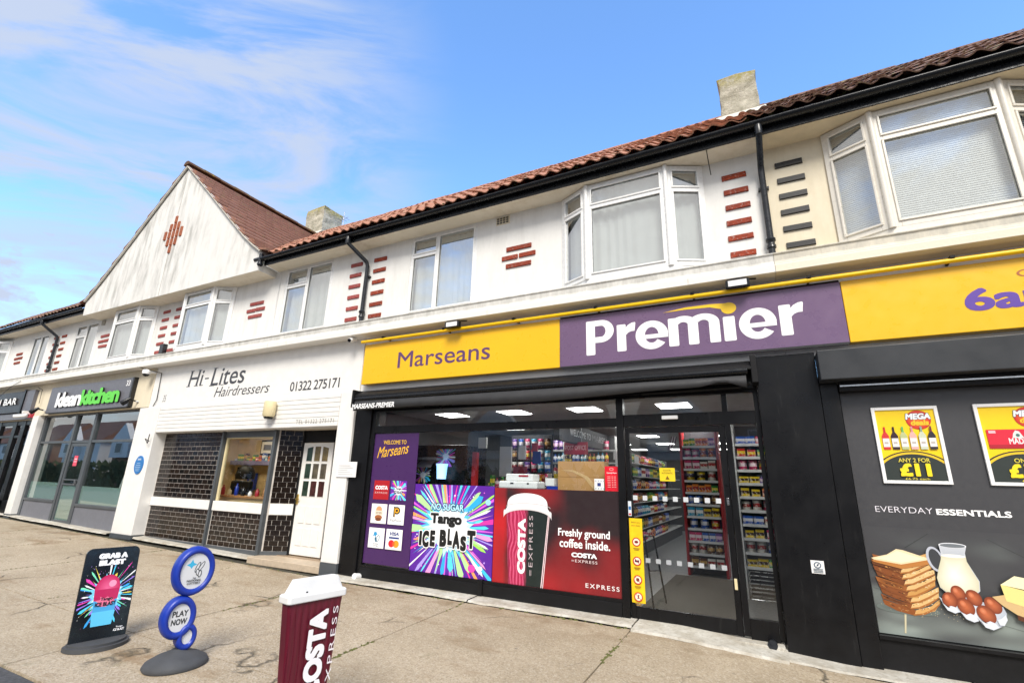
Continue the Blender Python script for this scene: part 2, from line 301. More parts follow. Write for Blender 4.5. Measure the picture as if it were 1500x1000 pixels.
# ------------------------------------------------------------------ object helpers
OFF = {}
def off(p): return OFF.get(p.name, Vector((0, 0, 0))) if p else Vector((0, 0, 0))
def props(o, label=None, cat=None, group=None, kind=None):
    if label: o['label'] = label
    if cat: o['category'] = cat
    if group: o['group'] = group
    if kind: o['kind'] = kind
    return o
def thing(name, loc, label, cat, group=None, rot=None):
    o = bpy.data.objects.new(name, None); COL.objects.link(o); o.location = loc; o.empty_display_size = .1
    if rot: o.rotation_euler = rot; OFF[o.name] = Vector((0, 0, 0))          # children in local space
    else: OFF[o.name] = Vector(loc)
    return props(o, label, cat, group)
class MB:
    def __init__(s): s.v = []; s.f = []; s.mi = []; s.cur = 0; s.smooth = []
    def add(s, vs, fs, sm=False):
        b = len(s.v); s.v += [tuple(v) for v in vs]
        for f in fs: s.f.append([b + i for i in f]); s.mi.append(s.cur); s.smooth.append(sm)
        return s
    def box(s, x0, x1, y0, y1, z0, z1):
        return s.add([(x0, y0, z0), (x1, y0, z0), (x1, y1, z0), (x0, y1, z0), (x0, y0, z1), (x1, y0, z1), (x1, y1, z1), (x0, y1, z1)],
                     [(0, 3, 2, 1), (4, 5, 6, 7), (0, 1, 5, 4), (1, 2, 6, 5), (2, 3, 7, 6), (3, 0, 4, 7)])
    def obox(s, P, U, Nn, u0, u1, n0, n1, z0, z1):     # box along a horizontal direction U with outward normal Nn
        P = Vector(P); U = Vector(U); Nn = Vector(Nn); Z = Vector((0, 0, 1))
        vs = [P + U * a + Nn * b + Z * c for c in (z0, z1) for a, b in ((u0, n0), (u1, n0), (u1, n1), (u0, n1))]
        return s.add(vs, [(0, 1, 2, 3), (7, 6, 5, 4), (4, 5, 1, 0), (5, 6, 2, 1), (6, 7, 3, 2), (7, 4, 0, 3)])
    def prism(s, poly, axis, a, b, sm=False):          # poly 2D; axis 'x' -> (y,z), 'y' -> (x,z), 'z' -> (x,y)
        f = {'x': lambda p, t: (t, p[0], p[1]), 'y': lambda p, t: (p[0], t, p[1]), 'z': lambda p, t: (p[0], p[1], t)}[axis]
        n = len(poly); vs = [f(p, a) for p in poly] + [f(p, b) for p in poly]
        s.add(vs, [(i, (i + 1) % n, n + (i + 1) % n, n + i) for i in range(n)], sm)
        return s.add(vs, [tuple(range(n))[::-1], tuple(range(n, 2 * n))])
    def tube(s, pts, r, n=10, cap=True):
        pts = [Vector(p) for p in pts]; rings = []
        for i, p in enumerate(pts):
            d = (pts[min(i + 1, len(pts) - 1)] - pts[max(i - 1, 0)]).normalized()
            a = d.orthogonal().normalized() if i == 0 else (pa - d * pa.dot(d)).normalized()
            pa = a; b = d.cross(a); rr = r[i] if isinstance(r, (list, tuple)) else r
            rings.append([p + (a * math.cos(t) + b * math.sin(t)) * rr for t in [2 * math.pi * k / n for k in range(n)]])
        vs = [v for rg in rings for v in rg]; fs = []
        for i in range(len(pts) - 1):
            for k in range(n): fs.append((i * n + k, i * n + (k + 1) % n, (i + 1) * n + (k + 1) % n, (i + 1) * n + k))
        s.add(vs, fs, True)
        if cap: s.add(rings[0], [tuple(range(n))[::-1]]); s.add(rings[-1], [tuple(range(n))])
        return s
    def lathe(s, prof, c=(0, 0, 0), n=24, sx=1, sy=1):
        vs = []; fs = []
        for r, z in prof:
            for k in range(n): t = 2 * math.pi * k / n; vs.append((c[0] + r * sx * math.cos(t), c[1] + r * sy * math.sin(t), c[2] + z))
        for i in range(len(prof) - 1):
            for k in range(n): fs.append((i * n + k, i * n + (k + 1) % n, (i + 1) * n + (k + 1) % n, (i + 1) * n + k))
        s.add(vs, fs, True); s.add(vs[:n], [tuple(range(n))[::-1]]); s.add(vs[-n:], [tuple(range(n))]); return s
    def mesh(s, name, mats, o=Vector((0, 0, 0))):
        me = bpy.data.meshes.new(name); me.from_pydata([(v[0] - o[0], v[1] - o[1], v[2] - o[2]) for v in s.v], [], s.f)
        for mm in (mats if isinstance(mats, (list, tuple)) else [mats]): me.materials.append(mm)
        me.polygons.foreach_set('material_index', s.mi); me.polygons.foreach_set('use_smooth', s.smooth); me.update(); return me
    def build(s, name, mats, parent=None, bevel=0, kind=None, label=None):
        P = off(parent); me = s.mesh(name, mats, P); o = bpy.data.objects.new(name, me); COL.objects.link(o)
        if parent: o.parent = parent
        OFF[o.name] = P.copy()
        if parent and parent.type == 'MESH' and parent.parent: pass
        if bevel:
            bv = o.modifiers.new('bevel', 'BEVEL'); bv.width = bevel; bv.segments = 2; bv.limit_method = 'ANGLE'; bv.angle_limit = math.radians(40)
        if kind: o['kind'] = kind
        if label: o['label'] = label
        return o
def piece(name, me, parent, pos, rot=None, label=None):
    o = bpy.data.objects.new(name, me); COL.objects.link(o)
    if parent: o.parent = parent
    o.location = Vector(pos) - off(parent)
    if rot: o.rotation_euler = rot
    OFF[o.name] = Vector(pos)
    if label: o['label'] = label
    return o
def single(mb, name, mats, loc, label, cat, group=None, bevel=0):      # a thing that is one mesh, origin at loc
    me = mb.mesh(name, mats, Vector(loc)); o = bpy.data.objects.new(name, me); COL.objects.link(o); o.location = loc; OFF[o.name] = Vector(loc)
    if bevel:
        bv = o.modifiers.new('bevel', 'BEVEL'); bv.width = bevel; bv.segments = 2
    return props(o, label, cat, group)

# ------------------------------------------------------------------ text and print
_tc = {}
def text2d(s, bold=0.0, shear=0.0, extrude=0.0, space=1.0):
    k = (s, bold, shear, extrude, space)
    if k in _tc: return _tc[k]
    cu = bpy.data.curves.new('t', 'FONT'); cu.body = s; cu.offset = bold; cu.shear = shear; cu.extrude = extrude; cu.space_character = space; cu.resolution_u = 4
    ob = bpy.data.objects.new('t', cu); COL.objects.link(ob); dg = bpy.context.evaluated_depsgraph_get(); dg.update()
    me = bpy.data.meshes.new_from_object(ob.evaluated_get(dg)); vs = [tuple(v.co) for v in me.vertices]; fs = [tuple(p.vertices) for p in me.polygons]
    bpy.data.objects.remove(ob); bpy.data.curves.remove(cu); bpy.data.meshes.remove(me)
    _tc[k] = (vs, fs); return _tc[k]
def fit(base, x0, x1, y0, y1):
    vs = base[0]; a = min(v[0] for v in vs); b = max(v[0] for v in vs); c = min(v[1] for v in vs); d = max(v[1] for v in vs)
    sx = (x1 - x0) / (b - a); sy = (y1 - y0) / (d - c); return lambda v: (x0 + (v[0] - a) * sx, y0 + (v[1] - c) * sy)
def clip(poly, x0, x1, y0, y1):
    for ax, lim, sg in ((0, x0, 1), (0, x1, -1), (1, y0, 1), (1, y1, -1)):
        out = []
        for i in range(len(poly)):
            a, b = poly[i - 1], poly[i]; da, db = (a[ax] - lim) * sg, (b[ax] - lim) * sg
            if (da >= 0) != (db >= 0): t = da / (da - db); out.append((a[0] + (b[0] - a[0]) * t, a[1] + (b[1] - a[1]) * t))
            if db >= 0: out.append(b)
        poly = out
        if len(poly) < 3: return []
    return poly
class Print:
    """flat artwork on a plane: O + u*U + v*V, layers lifted along the normal by fractions of a millimetre"""
    def __init__(s, O=(0, 0, 0), U=(1, 0, 0), V=(0, 0, 1), Nn=(0, -1, 0), step=.0005):
        s.O, s.U, s.V, s.Nn = map(Vector, (O, U, V, Nn)); s.h = .001; s.step = step; s.v = []; s.f = []; s.c = []; s.win = None
    def _p(s, q): return s.O + s.U * q[0] + s.V * q[1] + s.Nn * s.h
    def up(s): s.h += s.step
    def poly(s, pts, c, lift=True):
        if s.win: pts = clip(list(pts), *s.win)
        if len(pts) < 3: return
        if lift: s.up()
        b = len(s.v); s.v += [s._p(q) for q in pts]; s.f.append(list(range(b, b + len(pts)))); s.c.append([lin(c)] * len(pts))
    def rect(s, x0, x1, y0, y1, c): s.poly([(x0, y0), (x1, y0), (x1, y1), (x0, y1)], c)
    def ell(s, cx, cy, rx, ry, c, n=32, c2=None, rot=0, a0=0, a1=2 * math.pi):
        s.up(); b = len(s.v); s.v.append(s._p((cx, cy))); lc = lin(c); l2 = lin(c2 or c)
        cr, sr = math.cos(rot), math.sin(rot)
        for k in range(n + 1):
            t = a0 + (a1 - a0) * k / n; x, y = rx * math.cos(t), ry * math.sin(t); s.v.append(s._p((cx + x * cr - y * sr, cy + x * sr + y * cr)))
        for k in range(n): s.f.append([b, b + 1 + k, b + 2 + k]); s.c.append([lc, l2, l2])
    def grid(s, x0, x1, y0, y1, nx, ny, fn):
        s.up(); b = len(s.v); cs = []
        for j in range(ny + 1):
            for i in range(nx + 1): u, v = i / nx, j / ny; s.v.append(s._p((x0 + (x1 - x0) * u, y0 + (y1 - y0) * v))); cs.append(fn(u, v))
        for j in range(ny):
            for i in range(nx): a = j * (nx + 1) + i; q = [a, a + 1, a + nx + 2, a + nx + 1]; s.f.append([b + t for t in q]); s.c.append([cs[t] for t in q])
    def text(s, st, x0, x1, y0, y1, c, bold=0, shear=0, outline=None, ow=.03, rot90=False, space=1.0, skew=0, F=None, dx=0):
        base = text2d(st, min(bold, 0), shear, 0, space); r0 = max(bold, 0)
        vs0 = base[0]; box = ([(min(v[0] for v in vs0) - r0, min(v[1] for v in vs0) - r0), (max(v[0] for v in vs0) + r0, max(v[1] for v in vs0) + r0)], None)
        if F: f0 = F
        elif not rot90: f0 = fit(box, x0, x1, y0, y1)
        else:
            g = fit(box, y0, y1, x0, x1); f0 = lambda v: (x1 + x0 - g(v)[1], g(v)[0])
        f = (lambda v: (f0(v)[0], f0(v)[1] + skew * (f0(v)[0] - x0)))
        vs, fs = base
        for rad, cc in (([(r0 + ow, outline)] if outline else []) + [(r0, c)]):
            s.up(); l = lin(cc); sh = [(0, 0)]
            if rad > .001:
                n = 16; se = lambda t: math.copysign(abs(t) ** .55, t); sh = [(rad * se(math.cos(2 * math.pi * k / n)), rad * se(math.sin(2 * math.pi * k / n))) for k in range(n)] + [(0, 0)]
                if rad > .07: sh += [(rad * .5 * math.cos(2 * math.pi * k / 6), rad * .5 * math.sin(2 * math.pi * k / 6)) for k in range(6)]
            for ox, oy in sh:
                s.h += .00003; b = len(s.v); s.v += [s._p(f((v[0] + ox + dx, v[1] + oy))) for v in vs]
                for q in fs: s.f.append([b + i for i in q]); s.c.append([l] * len(q))
    def build(s, parent, name='printed_artwork', mat=None):
        P = off(parent); me = bpy.data.meshes.new(name); me.from_pydata([tuple(v - P) for v in s.v], [], s.f)
        ca = me.color_attributes.new('Col', 'FLOAT_COLOR', 'CORNER'); flat = []
        for c in s.c:
            for q in c: flat += [*q, 1]
        ca.data.foreach_set('color', flat); me.materials.append(mat or M['print']); me.update()
        o = bpy.data.objects.new(name, me); COL.objects.link(o); o.parent = parent; OFF[o.name] = P.copy(); return o
def burst(p, x0, x1, y0, y1, cx, cy, n, seed, cols=('ffffff', '40c8f8', 'f838a8', 'b0a0f8', 'f8a860', 'a8f060', '68e0f8', 'e060e0'), rmin=.12, rmax=.8, wmax=.16, dots=0):
    r = random.Random(seed); p.win = (x0, x1, y0, y1); w = x1 - x0
    for k in range(n):
        a = 2 * math.pi * (k + r.uniform(-.35, .35)) / n; L = w * r.uniform(.38, rmax); wd = w * r.uniform(.02, wmax); c = r.choice(cols); ri = w * rmin
        dx, dy = math.cos(a), math.sin(a); ox, oy = -dy, dx; sh = r.random()
        if sh < .6: pts = [(cx + dx * ri, cy + dy * ri), (cx + dx * L + ox * wd * .5, cy + dy * L + oy * wd * .5), (cx + dx * L * 1.1, cy + dy * L * 1.1), (cx + dx * L * .97 - ox * wd * .35, cy + dy * L * .97 - oy * wd * .35)]
        else: pts = [(cx + dx * L, cy + dy * L), (cx + dx * ri + ox * wd * .3, cy + dy * ri + oy * wd * .3), (cx + dx * ri - ox * wd * .3, cy + dy * ri - oy * wd * .3)]
        p.h += .00008; p.poly(pts, c, lift=False)
    p.h += .0002
    for k in range(dots):
        x, y, q = r.uniform(x0 + .03 * w, x1 - .03 * w), r.uniform(y0 + .03 * w, y1 - .03 * w), w * r.uniform(.004, .011); p.poly([(x - q, y), (x, y - q), (x + q, y), (x, y + q)], r.choice(('c8a0f8', 'ffffff', 'e070d8')), lift=False)
    p.win = None
def star(p, cx, cy, rx, ry, n, seed, c, inner=.72, win=None):
    r = random.Random(seed); pts = []
    for k in range(2 * n): a = math.pi * k / n; q = r.uniform(.85, 1.15) * (1 if k % 2 == 0 else inner); pts.append((cx + rx * q * math.cos(a), cy + ry * q * math.sin(a)))
    p.up(); b = len(p.v); p.v.append(p._p((cx, cy))); p.v += [p._p(q) for q in pts]; l = lin(c)
    for k in range(2 * n): p.f.append([b, b + 1 + k, b + 1 + (k + 1) % (2 * n)]); p.c.append([l] * 3)

def print_letters(parent, O, st, x0, x1, y0, y1, c, bold=0, shear=0, space=1.0, name='letter', skew=0):
    full = text2d(st, min(bold, 0), shear, 0, space); r0 = max(bold, 0); vv = full[0]
    F = fit(([(min(v[0] for v in vv) - r0, min(v[1] for v in vv) - r0), (max(v[0] for v in vv) + r0, max(v[1] for v in vv) + r0)], None), x0, x1, y0, y1)
    for i, ch in enumerate(st):
        if ch == ' ': continue
        dx = max(v[0] for v in text2d(st[:i + 1], min(bold, 0), shear, 0, space)[0]) - max(v[0] for v in text2d(ch, min(bold, 0), shear, 0, space)[0])
        q = Print(O); q.text(ch, x0, x1, y0, y1, c, bold, shear, space=space, F=F, dx=dx); q.build(parent, name)
def clamp(x, a, b): return max(a, min(b, x))
# ------------------------------------------------------------------ ground
def zg(x, y=0):
    h = .019 * (-6 - x) if x < -6 else (0 if x < -1 else (-.06 * (x + 1) if x < .5 else -.09))
    return h + .021 * clamp(y, -5, 0)
JX = [-26, -22.4, -20, -17.4, -15, -12.7, -10.3, -7.95, -5.85, -3.62, -1.49, 1.40, 4.0, 7.5]
JY = [-4.02, -3.06, -.36]
road = MB()
road.add([(-400, -400, -.55), (400, -400, -.55), (400, 400, -.55), (-400, 400, -.55)], [(0, 1, 2, 3)])
g = road.build('ground', M['asphalt'], None, kind='structure')
rd = MB()
for a, b in zip(JX[:-1], JX[1:]):
    rd.add([(a, -14, zg(a, -5) - .03), (b, -14, zg(b, -5) - .03), (b, -4.035, zg(b, -4.02) - .006), (a, -4.035, zg(a, -4.02) - .006)], [(0, 1, 2, 3)])
rd.build('road', M['asphalt'], None, kind='structure')
pv = MB()
for a, b in zip(JX[:-1], JX[1:]):
    for y0, y1 in ((-4.05, -2), (-2, 8.6)):
        pv.add([(a, y0, zg(a, y0) - .022), (b, y0, zg(b, y0) - .022), (b, y1, zg(b, y1) - .022), (a, y1, zg(a, y1) - .022)], [(0, 1, 2, 3)])
pavement = pv.build('pavement', M['underjoint'], None, kind='structure')
rs = random.Random(3)
for i, (a, b) in enumerate(zip(JX[:-1], JX[1:])):
    for j, (y0, y1) in enumerate(zip(JY[:-1], JY[1:])):
        mb = MB(); g2 = .007; nx, ny = 8, 8 if j else 4; vs = []; fs = []
        dz = rs.uniform(-.004, .004)
        for v in range(ny + 1):
            for u in range(nx + 1):
                x = a + g2 + (b - a - 2 * g2) * u / nx; y = y0 + g2 + (y1 - y0 - 2 * g2) * v / ny
                if 0 < u < nx and 0 < v < ny: pass
                ex = (rs.uniform(-.004, .004) if u in (0, nx) else 0); ey = (rs.uniform(-.004, .004) if v in (0, ny) else 0)
                vs.append((x + ex, y + ey, zg(x, y) + dz))
        for v in range(ny):
            for u in range(nx): k = v * (nx + 1) + u; fs.append((k, k + 1, k + nx + 2, k + nx + 1))
        n0 = len(vs); rim = [u for u in range(nx + 1)] + [(v * (nx + 1) + nx) for v in range(1, ny + 1)] + [ny * (nx + 1) + u for u in range(nx - 1, -1, -1)] + [v * (nx + 1) for v in range(ny - 1, 0, -1)]
        low = [(vs[k][0], vs[k][1], vs[k][2] - .03) for k in rim]; vs += low; L = len(rim)
        fs += [(rim[k], n0 + k, n0 + (k + 1) % L, rim[(k + 1) % L]) for k in range(L)]
        mb.add(vs, fs); mb.build('paving_slab', M['slab'], pavement)
# rough pale concrete threshold along the shop fronts
def strip_piece(a, b, y0, y1, hz, m=M['strip'], seed=1):
    r = random.Random(seed); n = max(2, int((b - a) / .09)); vs = []; fs = []
    for k in range(n + 1):
        x = a + (b - a) * k / n; e = r.uniform(-.012, .012) + .02 * math.sin(x * 2.3)
        vs += [(x, y0 + e - .02, zg(x, y0) - .004), (x, y0 + e, zg(x, y0) + hz * .8), (x, y1, zg(x, y1) + hz)]
    for k in range(n): q = k * 3; fs += [(q, q + 3, q + 4, q + 1), (q + 1, q + 4, q + 5, q + 2)]
    MB().add(vs, fs).build('threshold_strip', m, pavement)
strip_piece(-6.2, -3.63, -.28, .10, .022, seed=1); strip_piece(-3.61, -1.5, -.30, .10, .02, seed=2); strip_piece(-1.48, .0, -.42, .10, .022, seed=3); strip_piece(.0, 1.39, -.34, .10, .012, seed=4); strip_piece(1.41, 7, -.3, .1, .012, seed=5)
strip_piece(-12.3, -8.3, -.05, .2, .03, seed=6); strip_piece(-18.2, -13.2, -.12, .12, .02, seed=7)
strip_piece(-25.5, -18.2, -.1, .15, .02, seed=8)
mo = MB(); rm = random.Random(9)      # moss in the joints
for jx in JX[4:12]:
    for k in range(70):
        y = rm.uniform(-3.0, -.4)
        if math.sin(y * 3 + jx) < .25: continue
        x = jx + rm.uniform(-.02, .02); r0 = rm.uniform(.006, .022); z = zg(x, y) - .006
        mo.add([(x - r0, y - r0, z), (x + r0, y - r0, z), (x + r0, y + r0 * 2, z), (x - r0, y + r0 * 2, z), (x, y, z + .014)], [(0, 1, 4), (1, 2, 4), (2, 3, 4), (3, 0, 4)])
for k in range(200):
    x = rm.uniform(-20, 0); y = -.36 + rm.uniform(-.03, .02); r0 = rm.uniform(.006, .02); z = zg(x, y) - .004
    mo.add([(x - r0, y - r0, z), (x + r0, y - r0, z), (x + r0, y + r0, z), (x - r0, y + r0, z), (x, y, z + .014)], [(0, 1, 4), (1, 2, 4), (2, 3, 4), (3, 0, 4)])
mmoss = surf('moss', (.10, .105, .03), .95, var=.4, sc=20)
o = mo.build('moss', mmoss, None, kind='stuff'); props(o, 'small tufts of green moss growing in the pavement joints', 'moss')
# ------------------------------------------------------------------ terrace: shared dimensions (metres)
SOF, GSOF = 5.72, 5.60
def building(x0, label):
    return thing('shop_building', (x0, 0, 0), label, 'building', 'shops of the parade')
b_bar = building(-25.4, 'far left unit of the white parade, dark cafe bar shopfront under a hanging sign')
b_kit = building(-18.8, 'white unit with the grey framed glass shopfront and left half of the big gable')
b_hair = building(-12.81, 'white hairdresser unit with dark tiled shopfront and right half of the big gable')
b_main = building(-6.35, 'white unit with the long glazed convenience store front, red bricks and bay window')
b_right = building(.33, 'cream painted unit with black bricks and blinds in its bay, right end of parade')

def window(parent, P, U, w, z0, z1, glassr, fw=.05, depth=.07, frame=None, gl=None, cover=None, coverx=None, sill=False, seed=0):
    """frame with panes on a vertical plane: P at the left foot, U along it; glassr = rectangles (u0,u1,z0,z1) of glass"""
    P = Vector((P[0], P[1], 0)); U = Vector((U[0], U[1], 0)).normalized(); Nn = Vector((U.y, -U.x, 0))
    mb = MB()
    us = sorted({0, w} | {g[0] for g in glassr} | {g[1] for g in glassr}); zs = sorted({z0, z1} | {g[2] for g in glassr} | {g[3] for g in glassr})
    for a, b in zip(us[:-1], us[1:]):       # merge solid cells in each column strip
        run = None
        for c, d in list(zip(zs[:-1], zs[1:])) + [(None, None)]:
            solid = c is not None and not any(g[0] - 1e-6 <= a and b <= g[1] + 1e-6 and g[2] - 1e-6 <= c and d <= g[3] + 1e-6 for g in glassr)
            if solid: run = (run[0], d) if run else (c, d)
            elif run: mb.obox(P, U, Nn, a, b, -depth * .5, depth * .30, run[0], run[1]); run = None
    s = .022
    for g in glassr:                          # raised sash ring round each pane
        for (a, b, c, d) in ((g[0] - s, g[1] + s, g[2] - s, g[2]), (g[0] - s, g[1] + s, g[3], g[3] + s), (g[0] - s, g[0], g[2], g[3]), (g[1], g[1] + s, g[2], g[3])):
            mb.obox(P, U, Nn, a, b, 0, depth * .30 + .016, c, d)
    fr = mb.build('window', frame or M['upvc'], parent, bevel=.004)
    for g in glassr:
        MB().obox(P, U, Nn, g[0] - .004, g[1] + .004, -.006, .004, g[2] - .004, g[3] + .004).build('pane', gl or M['glass_up'], fr)
    if cover == 'curtain':
        for (a, b) in (coverx or [(.05, w - .05)]):
            n = max(8, int((b - a) / .03)); c = MB(); vs = []; fs = []
            for k in range(n + 1):
                u = a + (b - a) * k / n; d = -.11 + .014 * math.sin(u * 38 + 3 * math.sin(u * 5.3 + seed) + seed) * (.35 + abs(math.sin(u * 3.1 + seed))) + .012 * math.sin(u * 9 + 2 * seed)
                for z in (z0 + .03, z1 - .05): q = P + U * u + Nn * d; vs.append((q.x, q.y, z))
            fs = [(2 * k, 2 * k + 2, 2 * k + 3, 2 * k + 1) for k in range(n)]; c.add(vs, fs, True); c.build('net_curtain_or_fill', M['curtain'], fr)
    if cover == 'blind':
        c = MB(); n = int((z1 - z0 - .1) / .026)
        for k in range(n):
            z = z0 + .06 + k * .026; q = [P + U * .06 + Nn * -.080, P + U * (w - .06) + Nn * -.080, P + U * (w - .06) + Nn * -.085, P + U * .06 + Nn * -.085]
            c.add([(q[0].x, q[0].y, z), (q[1].x, q[1].y, z), (q[2].x, q[2].y, z + .0255), (q[3].x, q[3].y, z + .0255)], [(0, 1, 2, 3)])
        c.build('slatted_blind', M['blind'], fr, kind='stuff')
    return fr
def hinged(w, z0, z1, split=.45, tr=.34, m=.075, side='l'):
    """casement pattern: one leaf with a top light, one fixed light"""
    s = w * split; t = z1 - tr
    if side == 'l': return [(m, s - .04, z0 + m, t - .05), (m, s - .04, t + .04, z1 - m), (s + .04, w - m, z0 + m, z1 - m)]
    return [(m, s - .04, z0 + m, z1 - m), (s + .04, w - m, z0 + m, t - .05), (s + .04, w - m, t + .04, z1 - m)]
def toplit(w, z0, z1, tr=.36, m=.085): t = z1 - tr; return [(m, w - m, z0 + m, t - .05), (m, w - m, t + .04, z1 - m)]
def bay(parent, xl, xr, z0, z1, cover, frame, gl=None, both=True, coverx=None, seed=0, centre_split=False):
    c = .45; d = -.22
    ang = math.hypot(c, d); y0 = -.005
    L = [((xl, y0), (c, d), ang), ((xl + c, d), (1, 0), xr - xl - 2 * c), ((xr - c, d), (c, -d), ang)]
    for k, (P, U, w) in enumerate(L):
        window(parent, P, U, w, z0, z1, toplit(w, z0, z1), frame=frame, cover=cover, gl=gl, coverx=(coverx[k] if coverx else None), seed=seed + k)
    pl = [(xl, 0.1), (xl, 0), (xl + c, d - .02), (xr - c, d - .02), (xr, 0), (xr, .1)]
    MB().prism(pl, 'z', z0 - .07, z0).build('bay_base', frame, parent, bevel=.006)
    for x, y in ((xl + c, d), (xr - c, d)):
        MB().tube([(x, y - .018, z0), (x, y - .018, z1)], .034, 8).build('bay_corner_post', frame, parent)
def upper_wall(parent, x0, x1, z0, z1, holes, mt):
    mb = MB(); hs = sorted(holes); x = x0
    for (a, b, c, d) in hs:
        if a > x: mb.box(x, a, 0, .22, z0, z1)
        if c > z0: mb.box(a, b, 0, .22, z0, c)
        if d < z1: mb.box(a, b, 0, .22, d, z1)
        x = b
    if x < x1: mb.box(x, x1, 0, .22, z0, z1)
    w = mb.build('wall', mt, parent)
    rm_ = MB(); rm_.box(x0, x1, 3.4, 3.5, 4.0, SOF); rm_.box(x0, x1, .22, 3.4, 4.0, 4.06); rm_.box(x0, x0 + .05, .22, 3.4, 4.06, SOF); rm_.box(x1 - .05, x1, .22, 3.4, 4.06, SOF); rm_.box(x0 + .05, x1 - .05, .22, 3.4, SOF - .03, SOF - .005)
    rm_.build('room_lining', M['roomdark'], parent); return w
BR = {}
def brick(parent, x0, x1, z0, z1, kind, y=0, d=.022):
    w = round(x1 - x0, 2); h = round(z1 - z0, 2); k = (w, h, kind)
    if k not in BR:
        r = random.Random(len(BR)); mb = MB(); e = .006; mb.add([(e + r.uniform(0, .004), -d, e), (w - e, -d - .003, e + r.uniform(0, .004)), (w - e - r.uniform(0, .005), -d, h - e), (e, -d + .003, h - e), (0, .01, 0), (w, .01, 0), (w, .01, h), (0, .01, h)],
               [(0, 1, 2, 3), (4, 5, 1, 0), (5, 6, 2, 1), (6, 7, 3, 2), (7, 4, 0, 3)]); BR[k] = mb.mesh('brick', M[kind])
    piece('brick', BR[k], parent, (x0 + random.uniform(-.006, .006), y, z0 + random.uniform(-.003, .003)), (0, random.uniform(-.012, .012), 0))
def brick_column(parent, xa, xb, kind, n=6, top=5.49, bot=4.37, h=.085):
    for i in range(n): z = bot + (top - bot) * i / (n - 1); brick(parent, xa, xb, z - h, z, kind)
def triple(parent, xc, kind):
    for z, w in ((5.12, .45), (4.97, .60), (4.825, .45)):
        brick(parent, xc - w / 2 + (.0), xc - .005 if w > .5 else xc + w / 2, z - .085, z, kind)
        if w > .5: brick(parent, xc + .005, xc + w / 2, z - .08, z + .004, kind)
def cornice(parent, x0, x1, mt):
    prof = [(.02, 3.887), (-.31, 3.887), (-.31, 3.975), (-.295, 3.985), (-.295, 4.0), (-.262, 4.02), (-.245, 4.05), (-.245, 4.125), (-.262, 4.135), (-.262, 4.150), (0.0, 4.185), (.02, 4.185)]
    MB().prism(prof, 'x', x0 + .002, x1 - .002).build('cornice', mt, parent, bevel=.004)
def eaves(parent, x0, x1, mt=None):
    MB().box(x0, x1, -.345, 0.02, SOF, SOF + .02).build('soffit', mt or M['soffit'], parent)
    MB().box(x0, x1, -.365, -.345, SOF - .008, SOF + .17).build('fascia_board', M['gutter'], parent)
    n = 12; r = .058; cy, cz = -.43, 5.852; P = [(cy + r * math.cos(math.pi + math.pi * k / n), cz + r * math.sin(math.pi + math.pi * k / n)) for k in range(n + 1)] + [(cy + (r - .006) * math.cos(-math.pi * k / n), cz + (r - .006) * math.sin(-math.pi * k / n)) for k in range(n + 1)]
    gt = MB().prism(P, 'x', x0, x1, True); gt.build('gutter', M['gutter'], parent)
    x = x0 + .6
    while x < x1 - .1:
        gb = MB(); rr = r + .006; gb.prism([(cy + rr * math.cos(math.pi + math.pi * k / n), cz + rr * math.sin(math.pi + math.pi * k / n)) for k in range(n + 1)] + [(cy + r * math.cos(-math.pi * k / n), cz + r * math.sin(-math.pi * k / n)) for k in range(n + 1)], 'x', x - .02, x + .02, True); gb.build('gutter_bracket', M['gutter'], parent); x += 2.0
